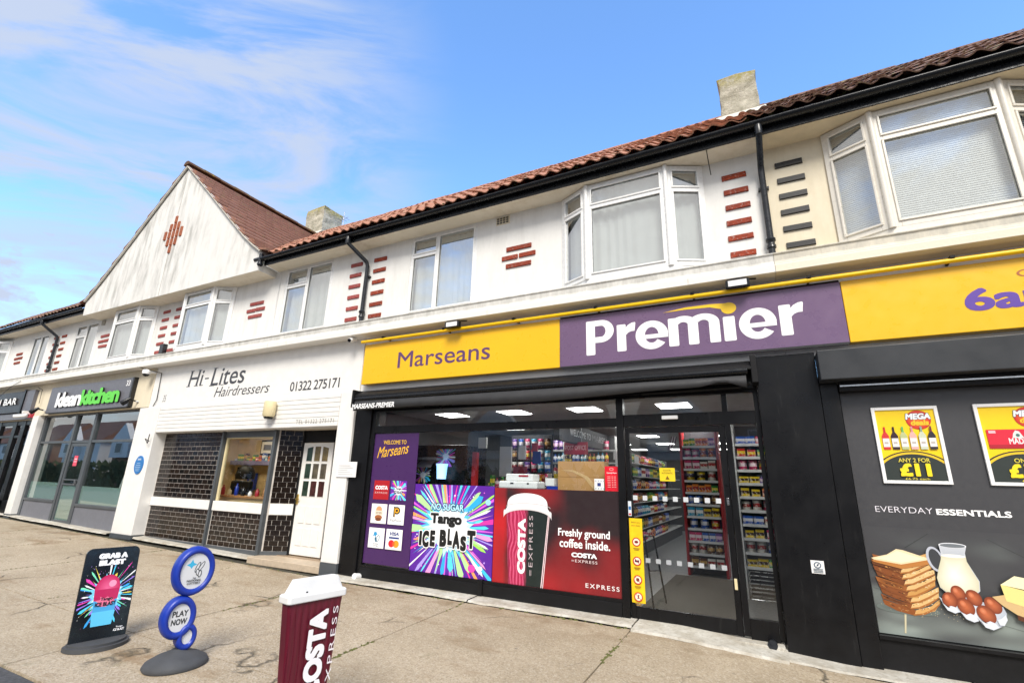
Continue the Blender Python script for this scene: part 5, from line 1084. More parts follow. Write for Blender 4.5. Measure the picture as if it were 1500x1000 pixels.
def cupbody(u, v):
    f = clamp((u - .42) / .12, 0, 1); base = mixc('a81848', '12201e', f)
    w = math.sin(u * 75 + 3.2 * math.sin(v * 7) + 1.6 * math.sin(v * 17 + u * 8)); k = clamp((w - .15) * 1.2, 0, 1) * (1 - f); base = tuple(a + (b - a) * k for a, b in zip(base, lin('e06088')))
    sh = clamp((.07 - u) / .07, 0, 1); return tuple(a * (1 - .5 * sh) for a in base)
b0 = len(p.v); p.up(); nx, ny = 46, 40; cs = []
for j in range(ny + 1):
    for i in range(nx + 1):
        u, v = i / nx, j / ny; xl, xr = -3.19 + (-.055) * v, -2.70 + .085 * v; p.v.append(p._p((xl + (xr - xl) * u, .203 + (1.145 - .203) * v + .05 * math.sin(math.pi * u) * v))); cs.append(cupbody(u, v))
for j in range(ny):
    for i in range(nx): a = b0 + j * (nx + 1) + i; q = [a, a + 1, a + nx + 2, a + nx + 1]; p.f.append(q); p.c.append([cs[t_ - b0] for t_ in q])
p.poly([(-2.725, .203), (-2.69, .203), (-2.60, 1.08), (-2.625, 1.08)], 'f0d8dc'); p.poly([(-2.712, .203), (-2.70, .203), (-2.61, 1.08), (-2.615, 1.08)], '5a2830')
lid = [(-3.30, 1.08), (-3.27, 1.16), (-3.22, 1.19), (-3.19, 1.26), (-3.08, 1.33), (-2.92, 1.35), (-2.76, 1.33), (-2.65, 1.26), (-2.62, 1.19), (-2.58, 1.15), (-2.56, 1.07), (-2.59, 1.00), (-2.62, 1.08), (-2.72, 1.15), (-2.92, 1.18), (-3.12, 1.165), (-3.25, 1.10), (-3.285, 1.03)]
def band(top, bot, ct, cb):
    p.up(); n_ = len(top); b = len(p.v); p.v += [p._p(q) for q in top] + [p._p(q) for q in bot]
    for k in range(n_ - 1): p.f.append([b + k, b + k + 1, b + n_ + k + 1, b + n_ + k]); p.c.append([lin(ct), lin(ct), lin(cb), lin(cb)])
AA = [math.pi * k / 20 for k in range(21)]
band([(-2.93 - .355 * math.cos(a), 1.10 + .085 * math.sin(a)) for a in AA], [(-2.93 - .355 * math.cos(a), 1.015 + .115 * math.sin(a)) for a in AA], 'f4f0f0', 'dcd6d8')
band([(-2.93 - .300 * math.cos(a), 1.16 + .185 * math.sin(a) ** .6) for a in AA], [(-2.93 - .345 * math.cos(a), 1.10 + .075 * math.sin(a)) for a in AA], 'ffffff', 'ece8ea')
for k in range(18):
    a0 = math.pi * (k / 18); a1 = math.pi * ((k + 1) / 18); q = lambda a, e: (-2.92 - .33 * math.cos(a), 1.155 + .055 * math.sin(a) + e); p.poly([q(a0, 0), q(a1, 0), q(a1, .008), q(a0, .008)], 'c8c4c6', lift=(k == 0))
p.text('COSTA', -3.06, -2.945, .34, 1.02, 'fbf6f6', .06, 0, rot90=True); p.text('=EXPRESS', -2.895, -2.84, .33, 1.06, 'c8b8bc', -.005, 0, rot90=True, space=1.25)
p.text('Freshly ground', -2.48, -1.80, .815, .935, 'ffffff', .018); p.text('coffee inside.', -2.46, -1.80, .71, .815, 'ffffff', .018); p.text('COSTA', -2.30, -1.97, .605, .66, 'ffffff', .05); p.text('=EXPRESS', -2.30, -1.965, .548, .58, 'f0d8d8', 0, space=1.2); p.text('EXPRESS', -2.12, -1.70, .275, .325, 'f4e8e8', .01, space=1.35)
p.build(t)
t = thing('sticker_strip', (-1.48, -.02, .6), 'tall narrow yellow door sticker with four red prohibition rings', 'sticker'); part(t, 'sheet', surf('sticker_yellow', 'f0c818', .4), [(-1.555, -1.40, -.016, -.0125, .185, 1.105)], 0)
p = Print((0, -.017, 0)); p.text('Before you', -1.53, -1.425, 1.045, 1.07, '906820', 0); p.text('enter please', -1.53, -1.425, 1.01, 1.035, '906820', 0)
for k, z in enumerate((.84, .63, .43, .25)):
    p.ell(-1.477, z, .05, .05, 'c02820', 24); p.ell(-1.477, z, .038, .038, 'f4e8d0', 24)
    [lambda: p.ell(-1.477, z, .024, .016, '802020', 14), lambda: p.poly([(-1.505, z - .01), (-1.455, z - .015), (-1.45, z + .012), (-1.48, z + .01), (-1.50, z + .022)], '30243c'), lambda: p.ell(-1.477, z, .02, .02, '503828', 14), lambda: p.poly([(-1.49, z - .02), (-1.475, z - .02), (-1.465, z + .022), (-1.478, z + .024)], '383040')][k]()
    if k: p.poly([(-1.506, z + .026), (-1.502, z + .031), (-1.448, z - .026), (-1.452, z - .031)], 'c02820')
    p.rect(-1.515, -1.44, z - .075, z - .066, 'a07820'); p.rect(-1.505, -1.45, z - .09, z - .083, 'a07820')
p.build(t)
t = thing('window_notice', (-1.75, 0, 1.5), 'red opening hours notice in the corner of the shop window by the door', 'notice'); part(t, 'sheet', surf('notice_red', 'd8142c', .4), [(-1.845, -1.668, -.004, .003, 1.41, 1.71)], 0)
p = Print((0, -.005, 0)); p.ell(-1.757, 1.675, .028, .018, 'f0a0a0', 16); p.ell(-1.757, 1.675, .02, .011, 'd8142c', 16); p.text('Opening Hours', -1.82, -1.69, 1.618, 1.64, 'ffffff', .01)
for k in range(7): p.rect(-1.81, -1.77, 1.455 + k * .021, 1.461 + k * .021, 'f0b0b0'); p.rect(-1.755, -1.735, 1.455 + k * .021, 1.461 + k * .021, 'f0b0b0'); p.rect(-1.725, -1.70, 1.455 + k * .021, 1.461 + k * .021, 'f0b0b0')
p.build(t)
t = thing('window_notice', (-1.92, 0, 1.45), 'small square white sticker with a blue centre next to the red notice', 'notice'); part(t, 'sheet', M['paper'], [(-1.985, -1.86, -.004, .003, 1.415, 1.555)], 0)
p = Print((0, -.005, 0)); p.rect(-1.945, -1.90, 1.465, 1.505, '283878'); [p.ell(-1.965 + .035 * k, 1.53, .008, .006, '8090b0', 8) for k in range(4)]; [p.ell(-1.965 + .035 * k, 1.437, .008, .006, '5098a8', 8) for k in range(4)]; p.build(t)
for i, (x, z) in enumerate(((-1.535, 1.33), (-1.51, 1.21))[:1]):
    q = Print((0, -.013, 0)); t = thing('door_sticker', (-1.53, -.01, 1.2), 'small blue and white payment sticker on the door edge above the yellow strip', 'sticker'); q.rect(-1.56, -1.52, 1.13, 1.30, 'd8e0e8'); q.rect(-1.555, -1.525, 1.20, 1.24, '2868a8'); q.rect(-1.555, -1.525, 1.14, 1.16, 'c03030'); q.build(t, 'sheet')
q = Print((0, .004, 0)); t = thing('door_notice', (-1.14, .0, 1.7), 'square yellow warning notice stuck inside the sliding door glass', 'notice'); q.rect(-1.165, -.985, 1.545, 1.70, 'e8cc20'); q.text('DOOR', -1.12, -1.03, 1.66, 1.68, '806010', .01); q.text('AUTOMATIC', -1.14, -1.01, 1.63, 1.65, '806010', .01); q.poly([(-1.10, 1.565), (-1.05, 1.565), (-1.075, 1.61)], '806010'); q.build(t, 'sheet')
q = Print((0, .006, 0)); t = thing('glass_markers', (-1, .0, 1.3), 'row of white safety squares across the sliding door at chest height', 'marking')
for k in range(9): q = Print((0, .006, 0)); q.rect(-1.50 + k * .118, -1.445 + k * .118, 1.315, 1.37, 'c8ccd0'); q.build(t, 'square')
t = thing('glass_markers', (-1, .0, .6), 'row of white safety squares across the sliding door at knee height', 'marking')
for k in range(9): q = Print((0, .006, 0)); q.rect(-1.50 + k * .118, -1.445 + k * .118, .62, .67, 'a8acb0'); q.build(t, 'square')
# picture wall with everyday essentials
t = thing('wall_graphic', (2.5, .0, 1.2), 'dark window graphic with bread, milk jug, eggs and butter on stone', 'poster'); part(t, 'sheet', surf('graphic_dark', (.051, .051, .056), .4, var=.02), [(.785, 6.9, -.006, .008, .21, 2.50)], 0)
p = Print((0, -.007, 0), step=.0004); nr = random.Random(2); bl = [(nr.uniform(0, 2.0), nr.random() ** 1.3, nr.uniform(.05, .20), nr.uniform(-.8, 1)) for _ in range(120)]
def stone(u, v):
    x = .79 + u * 3.2; z = .212 + v * .95; base = clamp(.85 - v * 1.4, 0, 1) * .42 + sum(w * math.exp(-(((x - .8 - a) * .8) ** 2 + ((v - b) * .8) ** 2 * 6) / r / r) for a, b, r, w in bl) * .34 * (1 - v * .75)
    return mixc('404043', '98a49e', clamp(base, 0, 1) * clamp((1 - v) * 5, 0, 1))
p.grid(.79, 4.0, .212, 1.16, 170, 56, stone)
for (a_, b_) in (((1.72, 1.10), (2.25, .78)), ((1.30, 1.12), (1.10, .98)), ((.80, .60), (2.3, .26))): p.poly([a_, (a_[0] + .006, a_[1]), (b_[0] + .010, b_[1]), b_], '2c302e')
p.text('EVERYDAY', .925, 1.375, 1.30, 1.355, 'e8e4ec', -.01); p.text('ESSENTIALS', 1.40, 1.935, 1.295, 1.35, 'ffffff', .03)
p.poly([(.985, .235), (.998, .235), (1.03, .44), (1.015, .44)], 'c8c0a0')
# bread
rb_ = random.Random(8)
def fanb(pts, c, c2):
    p.up(); b = len(p.v); cc = (sum(q[0] for q in pts) / len(pts), sum(q[1] for q in pts) / len(pts)); p.v.append(p._p(cc)); p.v += [p._p(q) for q in pts]
    for k in range(len(pts)): p.f.append([b, b + 1 + k, b + 1 + (k + 1) % len(pts)]); p.c.append([lin(c), lin(c2), lin(c2)])
p.ell(1.04, .44, .24, .045, '3c4240', 24, '6a7470')
for k in range(9):
    z = .40 + k * .050; ox = (.035, .03, .02, .0, -.005, .01, .0, -.01, .0)[k]; sg = lambda: rb_.uniform(-.014, .014)
    xl, xm, xr = .83 + ox + sg(), 1.06 + ox * .8 + sg(), 1.29 + ox * .3 + sg(); cr1 = rb_.choice(('8a4c1c', '7a4016', '9c5c26', '6e3a14')); cr2 = rb_.choice(('d0a060', 'dcb478', 'c89450', 'e0bc84'))
    lf = [(xl, z + .105), (xl + .01, z + .062), (xl + .10, z + .028 + sg()), (xm - .02, z - .006), (xm, z + .04), (xl + .12, z + .068 + sg())]
    fanb(lf, rb_.choice(('4a240c', '5c3010', '84481c')), cr1)
    for q_ in range(7): a_ = rb_.uniform(xl + .01, xm - .03); zz = z + .085 - (a_ - xl) * .36 + rb_.uniform(-.012, .008); p.poly([(a_, zz), (a_ + .025, zz - .008), (a_ + .012, zz + .004)], rb_.choice(('c08848', '3c1c08', 'a8703c')), lift=(q_ == 0))
    p.poly([(xm - .02, z - .006), (xm + .06, z + .012 + sg()), (xm + .14, z + .06 + sg()), (xr, z + .118), (xr + .004, z + .158), (xm + .12, z + .10 + sg()), (xm, z + .04)], cr2)
    p.poly([(xm - .02, z - .006), (xm + .06, z + .010), (xm + .14, z + .056), (xr, z + .112), (xr, z + .122), (xm + .13, z + .068), (xm + .05, z + .022), (xm - .02, z + .006)], 'a86a30')
    for q_ in range(14): a_ = rb_.uniform(xm, xr - .02); zz = z + .028 + (a_ - xm) * .46 + rb_.uniform(-.008, .02); p.poly([(a_, zz), (a_ + .012, zz + .004), (a_ + .006, zz + .010)], rb_.choice(('f0dcb0', 'b07c44', 'f4e4c4', '9c6430')), lift=(q_ == 0))
for q_ in range(40): a_, zz = rb_.gauss(1.2, .12), rb_.gauss(.44, .03); p.poly([(a_, zz), (a_ + .006, zz), (a_ + .003, zz + .005)], 'd8c49c', lift=(q_ == 0))
p.poly([(.82, .855), (.835, .835), (1.05, .79), (1.285, .855), (1.285, .895), (1.05, .84)], 'b87838'); p.poly([(.82, .87), (.95, .91), (1.03, .965), (1.08, .96), (1.285, .895), (1.05, .83), (.84, .855)], 'ecd6ae'); p.poly([(.86, .868), (.96, .905), (1.035, .95), (1.23, .893), (1.05, .845)], 'f4e4c4')
# jug
p.ell(1.315, .90, .062, .11, 'b8bcc8', rot=.15); p.ell(1.318, .90, .045, .09, '3a3c40', rot=.15)
jug = [(1.36, 1.03), (1.365, .97), (1.36, .90), (1.33, .82), (1.30, .74), (1.31, .66), (1.36, .61), (1.44, .585), (1.53, .60), (1.59, .66), (1.60, .74), (1.57, .82), (1.54, .90), (1.54, .97), (1.56, 1.03)]
def fan(pts, c, c2, cc=None):
    p.up(); b = len(p.v); cc = cc or (sum(q[0] for q in pts) / len(pts), sum(q[1] for q in pts) / len(pts)); p.v.append(p._p(cc)); p.v += [p._p(q) for q in pts]
    for k in range(len(pts)): p.f.append([b, b + 1 + k, b + 1 + (k + 1) % len(pts)]); p.c.append([lin(c), lin(c2), lin(c2)])
fan(jug, '9098a0', 'c8ccd4'); p.ell(1.46, 1.03, .10, .022, 'e8eaf0'); p.ell(1.46, 1.028, .092, .017, '70767c')
milk = [(1.362, .935), (1.355, .90), (1.325, .82), (1.30, .74), (1.31, .665), (1.36, .615), (1.44, .59), (1.53, .605), (1.585, .665), (1.595, .74), (1.565, .82), (1.54, .90), (1.54, .94)]
fan(milk, 'fbf8e8', 'd0ccb0', (1.43, .78)); p.ell(1.45, .938, .088, .014, 'f6f4ea')
# egg tray
for a, b, c in ((1.40, .60, 0), (1.50, .64, 1), (1.60, .615, 1)): pass
fan([(1.285, .585), (1.31, .565), (1.44, .60), (1.72, .55), (1.735, .50), (1.72, .43), (1.70, .40), (1.66, .375), (1.63, .36), (1.585, .365), (1.555, .39), (1.54, .42), (1.50, .405), (1.46, .41), (1.435, .44), (1.42, .47), (1.38, .46), (1.34, .48), (1.31, .52)], 'e8ecf4', 'b4bcc8', (1.5, .48))
def egg(x, z, r, rot=.2): p.ell(x, z, r * .88, r * 1.12, 'c46a40', 26, '7c3418', rot); p.ell(x - r * .25, z + r * .35, r * .32, r * .42, 'd88860', 16, 'c0643c', rot)
egg(1.43, .625, .058); egg(1.535, .60, .060, .4); egg(1.655, .555, .062, .5); egg(1.36, .56, .062, -.1); egg(1.465, .52, .066, .4); egg(1.595, .475, .068, .5)
for pts in ([(1.30, .535), (1.335, .50), (1.36, .515), (1.395, .505), (1.41, .47), (1.38, .455), (1.33, .475)], [(1.42, .475), (1.455, .455), (1.485, .47), (1.52, .455), (1.535, .415), (1.50, .40), (1.45, .42)], [(1.545, .425), (1.575, .405), (1.61, .425), (1.645, .41), (1.665, .38), (1.62, .355), (1.57, .37)], [(1.66, .44), (1.69, .455), (1.725, .49), (1.73, .45), (1.70, .40), (1.67, .40)]): fan(pts, 'f4f6fb', 'd0d6e0')
p.poly([(1.66, .625), (1.75, .65), (2.10, .60), (2.10, .40), (1.80, .50), (1.72, .56)], 'd0b07c'); p.poly([(1.80, .50), (2.10, .40), (2.10, .36), (1.80, .46)], '5c3018')
p.poly([(1.735, .73), (1.84, .81), (2.10, .77), (2.06, .68)], 'f6eec0'); p.poly([(1.735, .73), (2.0, .675), (2.0, .53), (1.75, .60)], 'ecd888'); p.poly([(2.0, .675), (2.10, .72), (2.10, .56), (2.0, .53)], 'd8c070')
p.build(t)
def framed(x, kind, label):
    t = thing('framed_poster', (x, -.03, 1.95), label, 'poster'); w, h = .54, .755; z0 = 1.575
    part(t, 'frame', M['wpaint'], [(x, x + .03, -.03, -.007, z0, z0 + h), (x + w - .03, x + w, -.03, -.007, z0, z0 + h), (x + .03, x + w - .03, -.03, -.007, z0, z0 + .03), (x + .03, x + w - .03, -.03, -.007, z0 + h - .03, z0 + h)], .003)
    part(t, 'sheet', surf('poster_yellow_' + kind, 'f2ce10', .35, var=.03), [(x + .03, x + w - .03, -.016, -.008, z0 + .03, z0 + h - .03)], 0)
    p = Print((0, -.017, 0), step=.0003); p.win = (x + .03, x + w - .03, z0 + .03, z0 + h - .03); cx = x + w / 2
    def arch(r, c): p.poly([(cx + r * 1.15 * math.cos(a), z0 + .03 + r * .95 * math.sin(a)) for a in [math.pi * k / 24 for k in range(25)]], c)
    arch(.30, '20241e'); arch(.288, 'e8c020'); arch(.268, '28302c'); p.win = None
    p.ell(x + .375, z0 + .62, .10, .095, 'd8401c', 26, 'c02818'); p.ell(x + .375, z0 + .62, .092, .087, 'f08020', 26, 'd02c1c'); p.text('MEGA', x + .275, x + .475, z0 + .625, z0 + .685, 'f4f6fb', .05, .15, outline='305060', ow=.05); p.text('deals', x + .31, x + .455, z0 + .565, z0 + .62, 'f0c020', .05, .1)
    if kind == 'wine':
        cols = [('c81820', 'd03030'), ('241018', '301820'), ('60b060', 'b8c088'), ('d08890', 'e0b0a8'), ('88a090', 'c8d0b8'), ('6c2430', '28202c')]
        for k, (a, b) in enumerate(cols):
            bx = x + .055 + k * .074; zb = z0 + .33; p.rect(bx, bx + .058, zb, zb + .135, b); p.poly([(bx, zb + .135), (bx + .058, zb + .135), (bx + .038, zb + .175), (bx + .020, zb + .175)], b); p.rect(bx + .021, bx + .037, zb + .17, zb + .225, a); p.rect(bx + .002, bx + .056, zb + .025, zb + .11, 'ece8e4'); p.rect(bx + .012, bx + .044, zb + .055, zb + .075, 'b8b0ac')
        p.text('ANY 2 FOR', x + .15, x + .40, z0 + .205, z0 + .245, 'd8c848', .02); p.text('£11', x + .15, x + .395, z0 + .07, z0 + .195, 'f4d818', .06); p.text('£6.75 each', x + .18, x + .37, z0 + .037, z0 + .058, 'd8c848', .01)
    else:
        p.rect(x + .055, x + .485, z0 + .335, z0 + .51, 'd81c38'); p.rect(x + .055, x + .485, z0 + .335, z0 + .37, 'b01028'); p.poly([(x + .23, z0 + .43), (x + .31, z0 + .43), (x + .285, z0 + .49), (x + .26, z0 + .50), (x + .24, z0 + .47)], 'd8e0dc'); p.ell(x + .27, z0 + .455, .014, .014, '487068'); p.text('MADRI', x + .20, x + .34, z0 + .375, z0 + .43, 'f4e8e8', .03); p.rect(x + .07, x + .12, z0 + .475, z0 + .50, 'f0b8c0')
        p.text('ONLY', x + .20, x + .34, z0 + .205, z0 + .245, 'd8c848', .02); p.text('£10', x + .15, x + .395, z0 + .07, z0 + .195, 'f4d818', .06); p.text('£6.25', x + .22, x + .33, z0 + .037, z0 + .058, 'd8c848', .01)
    p.build(t)
framed(1.03, 'wine', 'white framed yellow deal poster showing six wine bottles'); framed(1.84, 'beer', 'white framed yellow deal poster showing a red drinks carton, cut by the right edge'); 

# ------------------------------------------------------------------ inside the store
room(b_main, -6.15, 3.2, .1, 12.2, .0, 2.66, M['shopwall'], M['shopfloor'], M['shopceil'])
lab = 'square white led ceiling panel lit above the shop floor'
first = None
for j, y in enumerate((1.0, 3.4, 5.8, 8.2, 10.6)):
    for i, x in enumerate((-5.45, -4.15, -2.85, -1.45, .10, 1.5)):
        if first is None:
            first = thing('ceiling_light', (x, y, 2.655), lab, 'light', 'led panels in the shop ceiling')
            a = MB().box(x + .072, x + .528, y + .112, y + .588, 2.648, 2.653).build('diffuser', M['led'], first); b = part(first, 'frame', M['wpaint'], [(x + .06, x + .54, y + .1, y + .6, 2.6535, 2.659)], 0); kids = (a, b)
        else:
            o = first.copy(); COL.objects.link(o); o.location = (x, y, 2.655)
            for k in kids: c = k.copy(); COL.objects.link(c); c.parent = o
t = thing('entrance_mat', (-1, 2, .0), 'dark brown entrance mat just inside the sliding door', 'mat'); MB().box(-1.60, -.45, .45, 3.3, .0, .012).build('pile', M['carpet'], t)
# products
def mesh_pouch(w, h, d):
    mb = MB(); vs = []; 
    for z, s, dd in ((0, 1, .25), (.12, .98, .7), (.5, .92, 1), (.88, .98, .7), (1, 1, .2)):
        vs += [(-w / 2 * s, 0, z * h), (0, -d * dd, z * h), (w / 2 * s, 0, z * h), (0, d * .2, z * h)]
    for k in range(4):
        for i in range(4): mb.f.append([k * 4 + i, k * 4 + (i + 1) % 4, (k + 1) * 4 + (i + 1) % 4, (k + 1) * 4 + i]); mb.mi.append(0); mb.smooth.append(True)
    mb.v = vs; return mb
def mesh_box(w, h, d): return MB().box(-w / 2, w / 2, -d, 0, 0, h)
def mesh_bottle(w, h, d): return MB().lathe([(w * .46, 0), (w * .48, h * .05), (w * .48, h * .58), (w * .18, h * .74), (w * .16, h * .97), (w * .18, h)], (0, -w * .5, 0), 9)
PMESH = {}
def prod(kind, w, h, d, mi):
    k = (kind, round(w, 3), round(h, 3), mi)
    if k not in PMESH: PMESH[k] = {'p': mesh_pouch, 'b': mesh_box, 'o': mesh_bottle}[kind](w, h, d).mesh({'p': 'snack_packet', 'b': 'food_box', 'o': 'drink_bottle'}[kind], PM[mi])
    return PMESH[k]
pr_ = random.Random(11); PN = {'p': ('snack_packet', 'packet'), 'b': ('food_box', 'box'), 'o': ('drink_bottle', 'bottle')}
ORD = ['bottom', 'second', 'third', 'fourth', 'fifth', 'sixth', 'seventh', 'eighth', 'ninth', 'tenth', 'top']
def fill(x0, x1, yf, z, kind, w, h, where, rotz=0, P0=None, row=0):
    """stand a row of goods on a shelf; yf is the shelf front"""
    n = int((x1 - x0) / (w + .004)); i = 0; mi = pr_.randrange(10)
    while i < n:
        if i % 2 == 0: mi = pr_.randrange(10)
        x = x0 + (i + .5) * (x1 - x0) / n; hh = round(h * pr_.choice((.85, 1, 1)), 3)
        loc = (x, yf + .05 + pr_.uniform(0, .01), z) if P0 is None else (P0 + (.05 if rotz > 0 else -.05), x, z)
        o = piece(PN[kind][0], prod(kind, w, hh, .05, mi), None, loc, (0, 0, rotz + pr_.uniform(-.1, .1)))
        props(o, 'bright %s in the row on the %s shelf of %s' % (PN[kind][1], ORD[row], where), PN[kind][1], '%s shelf goods of %s' % (ORD[row], where)); i += 1
def rack(name, x0, x1, y, zs, mt, label, kind_rows, depth=.38, base=None, hdr=None, where=''):
    t = thing(name, ((x0 + x1) / 2, y + depth / 2, 0), label, 'shelf rack')
    for a, b in ((x0 - .05, x0 - .005), (x1 + .005, x1 + .05)): part(t, 'upright', mt, [(a, b, y - .02, y + depth, 0, zs[-1] + .32)], .004)
    part(t, 'back_panel', M['shopwall'], [(x0, x1, y + depth - .03, y + depth, 0, zs[-1] + .3)], 0)
    for k, z in enumerate(zs):
        sh = part(t, 'shelf', M['shelfwhite'], [(x0, x1, y, y + depth - .03, z - .025, z)], 0); part(sh, 'price_strip', M['shelfwhite'], [(x0, x1, y - .012, y - .001, z - .035, z + .005)], 0)
        kd_, w, h = kind_rows[k % len(kind_rows)]; fill(x0 + .01, x1 - .01, y, z, kd_, w, h, where, row=k)
    return t
rack('snack_rack', -1.37, -.80, 3.45, [.16 + .205 * k for k in range(11)], M['red'], 'tall red sided rack of sweets and snacks facing the sliding door', [('b', .12, .15), ('p', .13, .17), ('b', .10, .14), ('p', .14, .17)], where='the red sweet rack')
t = rack('snack_rack', -.40, .18, 2.0, [.42 + .19 * k for k in range(10)], M['shelfwhite'], 'white snack rack seen through the narrow side light beside the door', [('b', .13, .11), ('p', .12, .14), ('b', .11, .12)], where='the rack behind the side light')
bk = MB()
for k in range(6): bk.tube([(-.36, 1.55, .12 + .05 * k), (.02, 1.55, .12 + .05 * k), (.02, 1.9, .12 + .05 * k), (-.36, 1.9, .12 + .05 * k), (-.36, 1.55, .12 + .05 * k)], .006, 5)
bk.tube([(-.30, .35, .30), (-.05, .35, .30), (-.03, .35, .05)], .010, 6); single(bk, 'wire_basket', M['steel'], (-.2, 1.7, .1), 'stacked wire shopping baskets low behind the side light', 'basket')
# long gondola down the left of the aisle, faces +x
t = thing('shelf_gondola', (-2.9, 7.5, 0), 'long dark shelving gondola running back along the left of the aisle', 'shelf rack')
part(t, 'back_panel', M['shopwall'], [(-3.02, -2.98, 4.6, 11, .3, 2.25)], 0); part(t, 'end_panel', M['shopwall'], [(-2.98, -2.6, 4.58, 4.60, .25, 2.25)], 0); part(t, 'plinth', M['shopwall'], [(-2.98, -2.62, 4.6, 11, 0, .25)], 0)
for k in range(7):
    z = .28 + .28 * k; part(t, 'shelf', M['shelfwhite'], [(-2.98, -2.60, 4.6, 11, z - .02, z)], 0); fill(4.65, 8.6, 0, z, 'b' if k % 2 else 'p', .21, .19, 'the long left gondola', math.pi / 2, P0=-2.70, row=k)
# second wall of dark shelves on the left with magazines
# bottle shelves behind the counter
t = thing('bottle_shelving', (-3.9, 4, 0), 'white shelves of bottles and packets on the wall behind the counter', 'shelf rack')
part(t, 'back_panel', M['shopwall'], [(-5.2, -2.75, 4.2, 4.25, .9, 2.5)], 0); 
for kk, z in enumerate((1.40, 1.66, 1.92, 2.18)): part(t, 'shelf', M['shelfwhite'], [(-5.1, -2.75, 3.85, 4.2, z - .03, z)], 0); fill(-4.95, -2.9, 3.86, z, 'o' if z < 2 else 'p', .085 if z < 2 else .12, .21, 'the counter back wall', row=kk)
for x in (-5.12, -3.9, -2.76): part(t, 'upright', M['shelfwhite'], [(x, x + .03, 3.84, 4.2, .9, 2.45)], 0)
t = thing('shop_counter', (-3.6, 1.4, 0), 'dark serving counter behind the shop window', 'counter'); part(t, 'worktop', surf('counter_top', (.12, .05, .035), .4), [(-4.2, -1.9, .75, 1.35, 1.34, 1.40)]); part(t, 'front', M['shopwall'], [(-4.15, -1.95, .8, 1.3, 0, 1.34)], 0)
t = thing('window_ledge', (-3, .3, 1.37), 'narrow black display ledge behind the lower posters', 'ledge'); part(t, 'board', M['blackmatt'], [(-4.83, -1.67, .06, .45, 1.36, 1.395)]); part(t, 'support', M['blackmatt'], [(-4.83, -4.79, .06, .45, 0, 1.36), (-1.71, -1.67, .06, .45, 0, 1.36)], 0)
t = thing('cardboard_box', (-2.2, .2, 1.4), 'plain brown cardboard box on the ledge behind the glass', 'box'); part(t, 'carton', M['cardboard'], [(-2.53, -1.88, .10, .30, 1.397, 1.775)], .004); p = Print((0, .099, 0)); p.rect(-2.53, -1.88, 1.57, 1.576, 'a87c48'); p.poly([(-2.50, 1.66), (-2.3, 1.66), (-2.1, 1.58), (-1.97, 1.42), (-2.03, 1.42), (-2.15, 1.56), (-2.32, 1.64)], 'd0ae7c'); p.build(t)
t = thing('till', (-3.15, .3, 1.4), 'white counter scale with red stickers standing behind the glass', 'machine'); part(t, 'body', M['wpaint'], [(-3.45, -2.85, .12, .42, 1.397, 1.50)], .02); part(t, 'top', M['wpaint'], [(-3.36, -2.93, .16, .40, 1.502, 1.60)], .015); part(t, 'display', M['gutter'], [(-3.26, -3.21, .116, .12, 1.46, 1.48), (-3.0, -2.97, .116, .12, 1.46, 1.48)], 0); part(t, 'label_plate', M['redsign'], [(-3.15, -3.0, .156, .16, 1.56, 1.585)], 0)
for i, (x, z, w, h, c, l) in enumerate(((-2.70, 1.397, .16, .05, 'blue', 'flat blue tray on the ledge left of the cardboard box'), (-2.72, 1.45, .13, .10, 'paper', 'folded white leaflets on the ledge left of the cardboard box'))):
    q = MB().box(x, x + w, .12, .3, z, z + h); single(q, 'leaflet_tray', M[c], (x, .2, z), l, 'tray')
for k in range(26):
    x = pr_.uniform(-4.15, -2.0); y = pr_.uniform(.8, 1.25); w_ = pr_.uniform(.05, .11); h_ = pr_.uniform(.06, .24); kk = pr_.choice('bbop')
    props(piece(PN[kk][0], prod(kk, round(w_, 2), round(h_, 2), .05, pr_.randrange(10)), None, (x, y, 1.40), (0, 0, pr_.uniform(-.3, .3))), 'bright %s among the clutter on the serving counter' % PN[kk][1], PN[kk][1], 'clutter on the serving counter')
t = thing('peg_board', (-3.7, 1.75, 1.8), 'dark peg board of hanging packets above the serving counter', 'display'); part(t, 'board', M['shopwall'], [(-4.1, -3.3, 1.76, 1.80, 1.42, 2.3)], 0)
for r_ in range(4):
    for c_ in range(6):
        props(piece('snack_packet', prod('p', .11, .17, .05, pr_.randrange(10)), None, (-4.03 + c_ * .13, 1.74, 1.46 + r_ * .20), (0, 0, pr_.uniform(-.1, .1))), 'bright packet in the %s row of the peg board' % ORD[r_], 'packet', 'packets in the %s row of the peg board' % ORD[r_])
# red post, drinks machine with lit cup and blast prints
t = thing('display_stand', (-4.2, .7, 0), 'tall red upright stand behind the glass', 'stand'); part(t, 'post', M['red'], [(-4.20, -4.12, .58, .66, 0, 1.93)]); part(t, 'foot', M['red'], [(-4.3, -4.0, .5, .8, 0, .03)])
t = thing('drinks_machine', (-4.7, .9, 0), 'black slush drinks machine with starburst prints in the left of the window', 'machine'); part(t, 'cabinet', M['gutter'], [(-5.35, -4.35, .62, 1.3, 0, 2.05)], .01); part(t, 'hood', M['kitchgrey'], [(-5.2, -4.78, .42, .62, 1.80, 1.84)], .01)
mb = MB(); mb.add([(-5.28, .50, 1.68), (-4.95, .50, 1.68), (-4.90, .60, 1.83), (-5.18, .60, 1.83)], [(0, 1, 2, 3)]); mb.build('tray', M['kitchgrey'], t)
MB().lathe([(.075, 0), (.09, .20), (.10, .24)], (-4.72, .50, 1.50), 14).build('lit_cup', M['screen'], t)
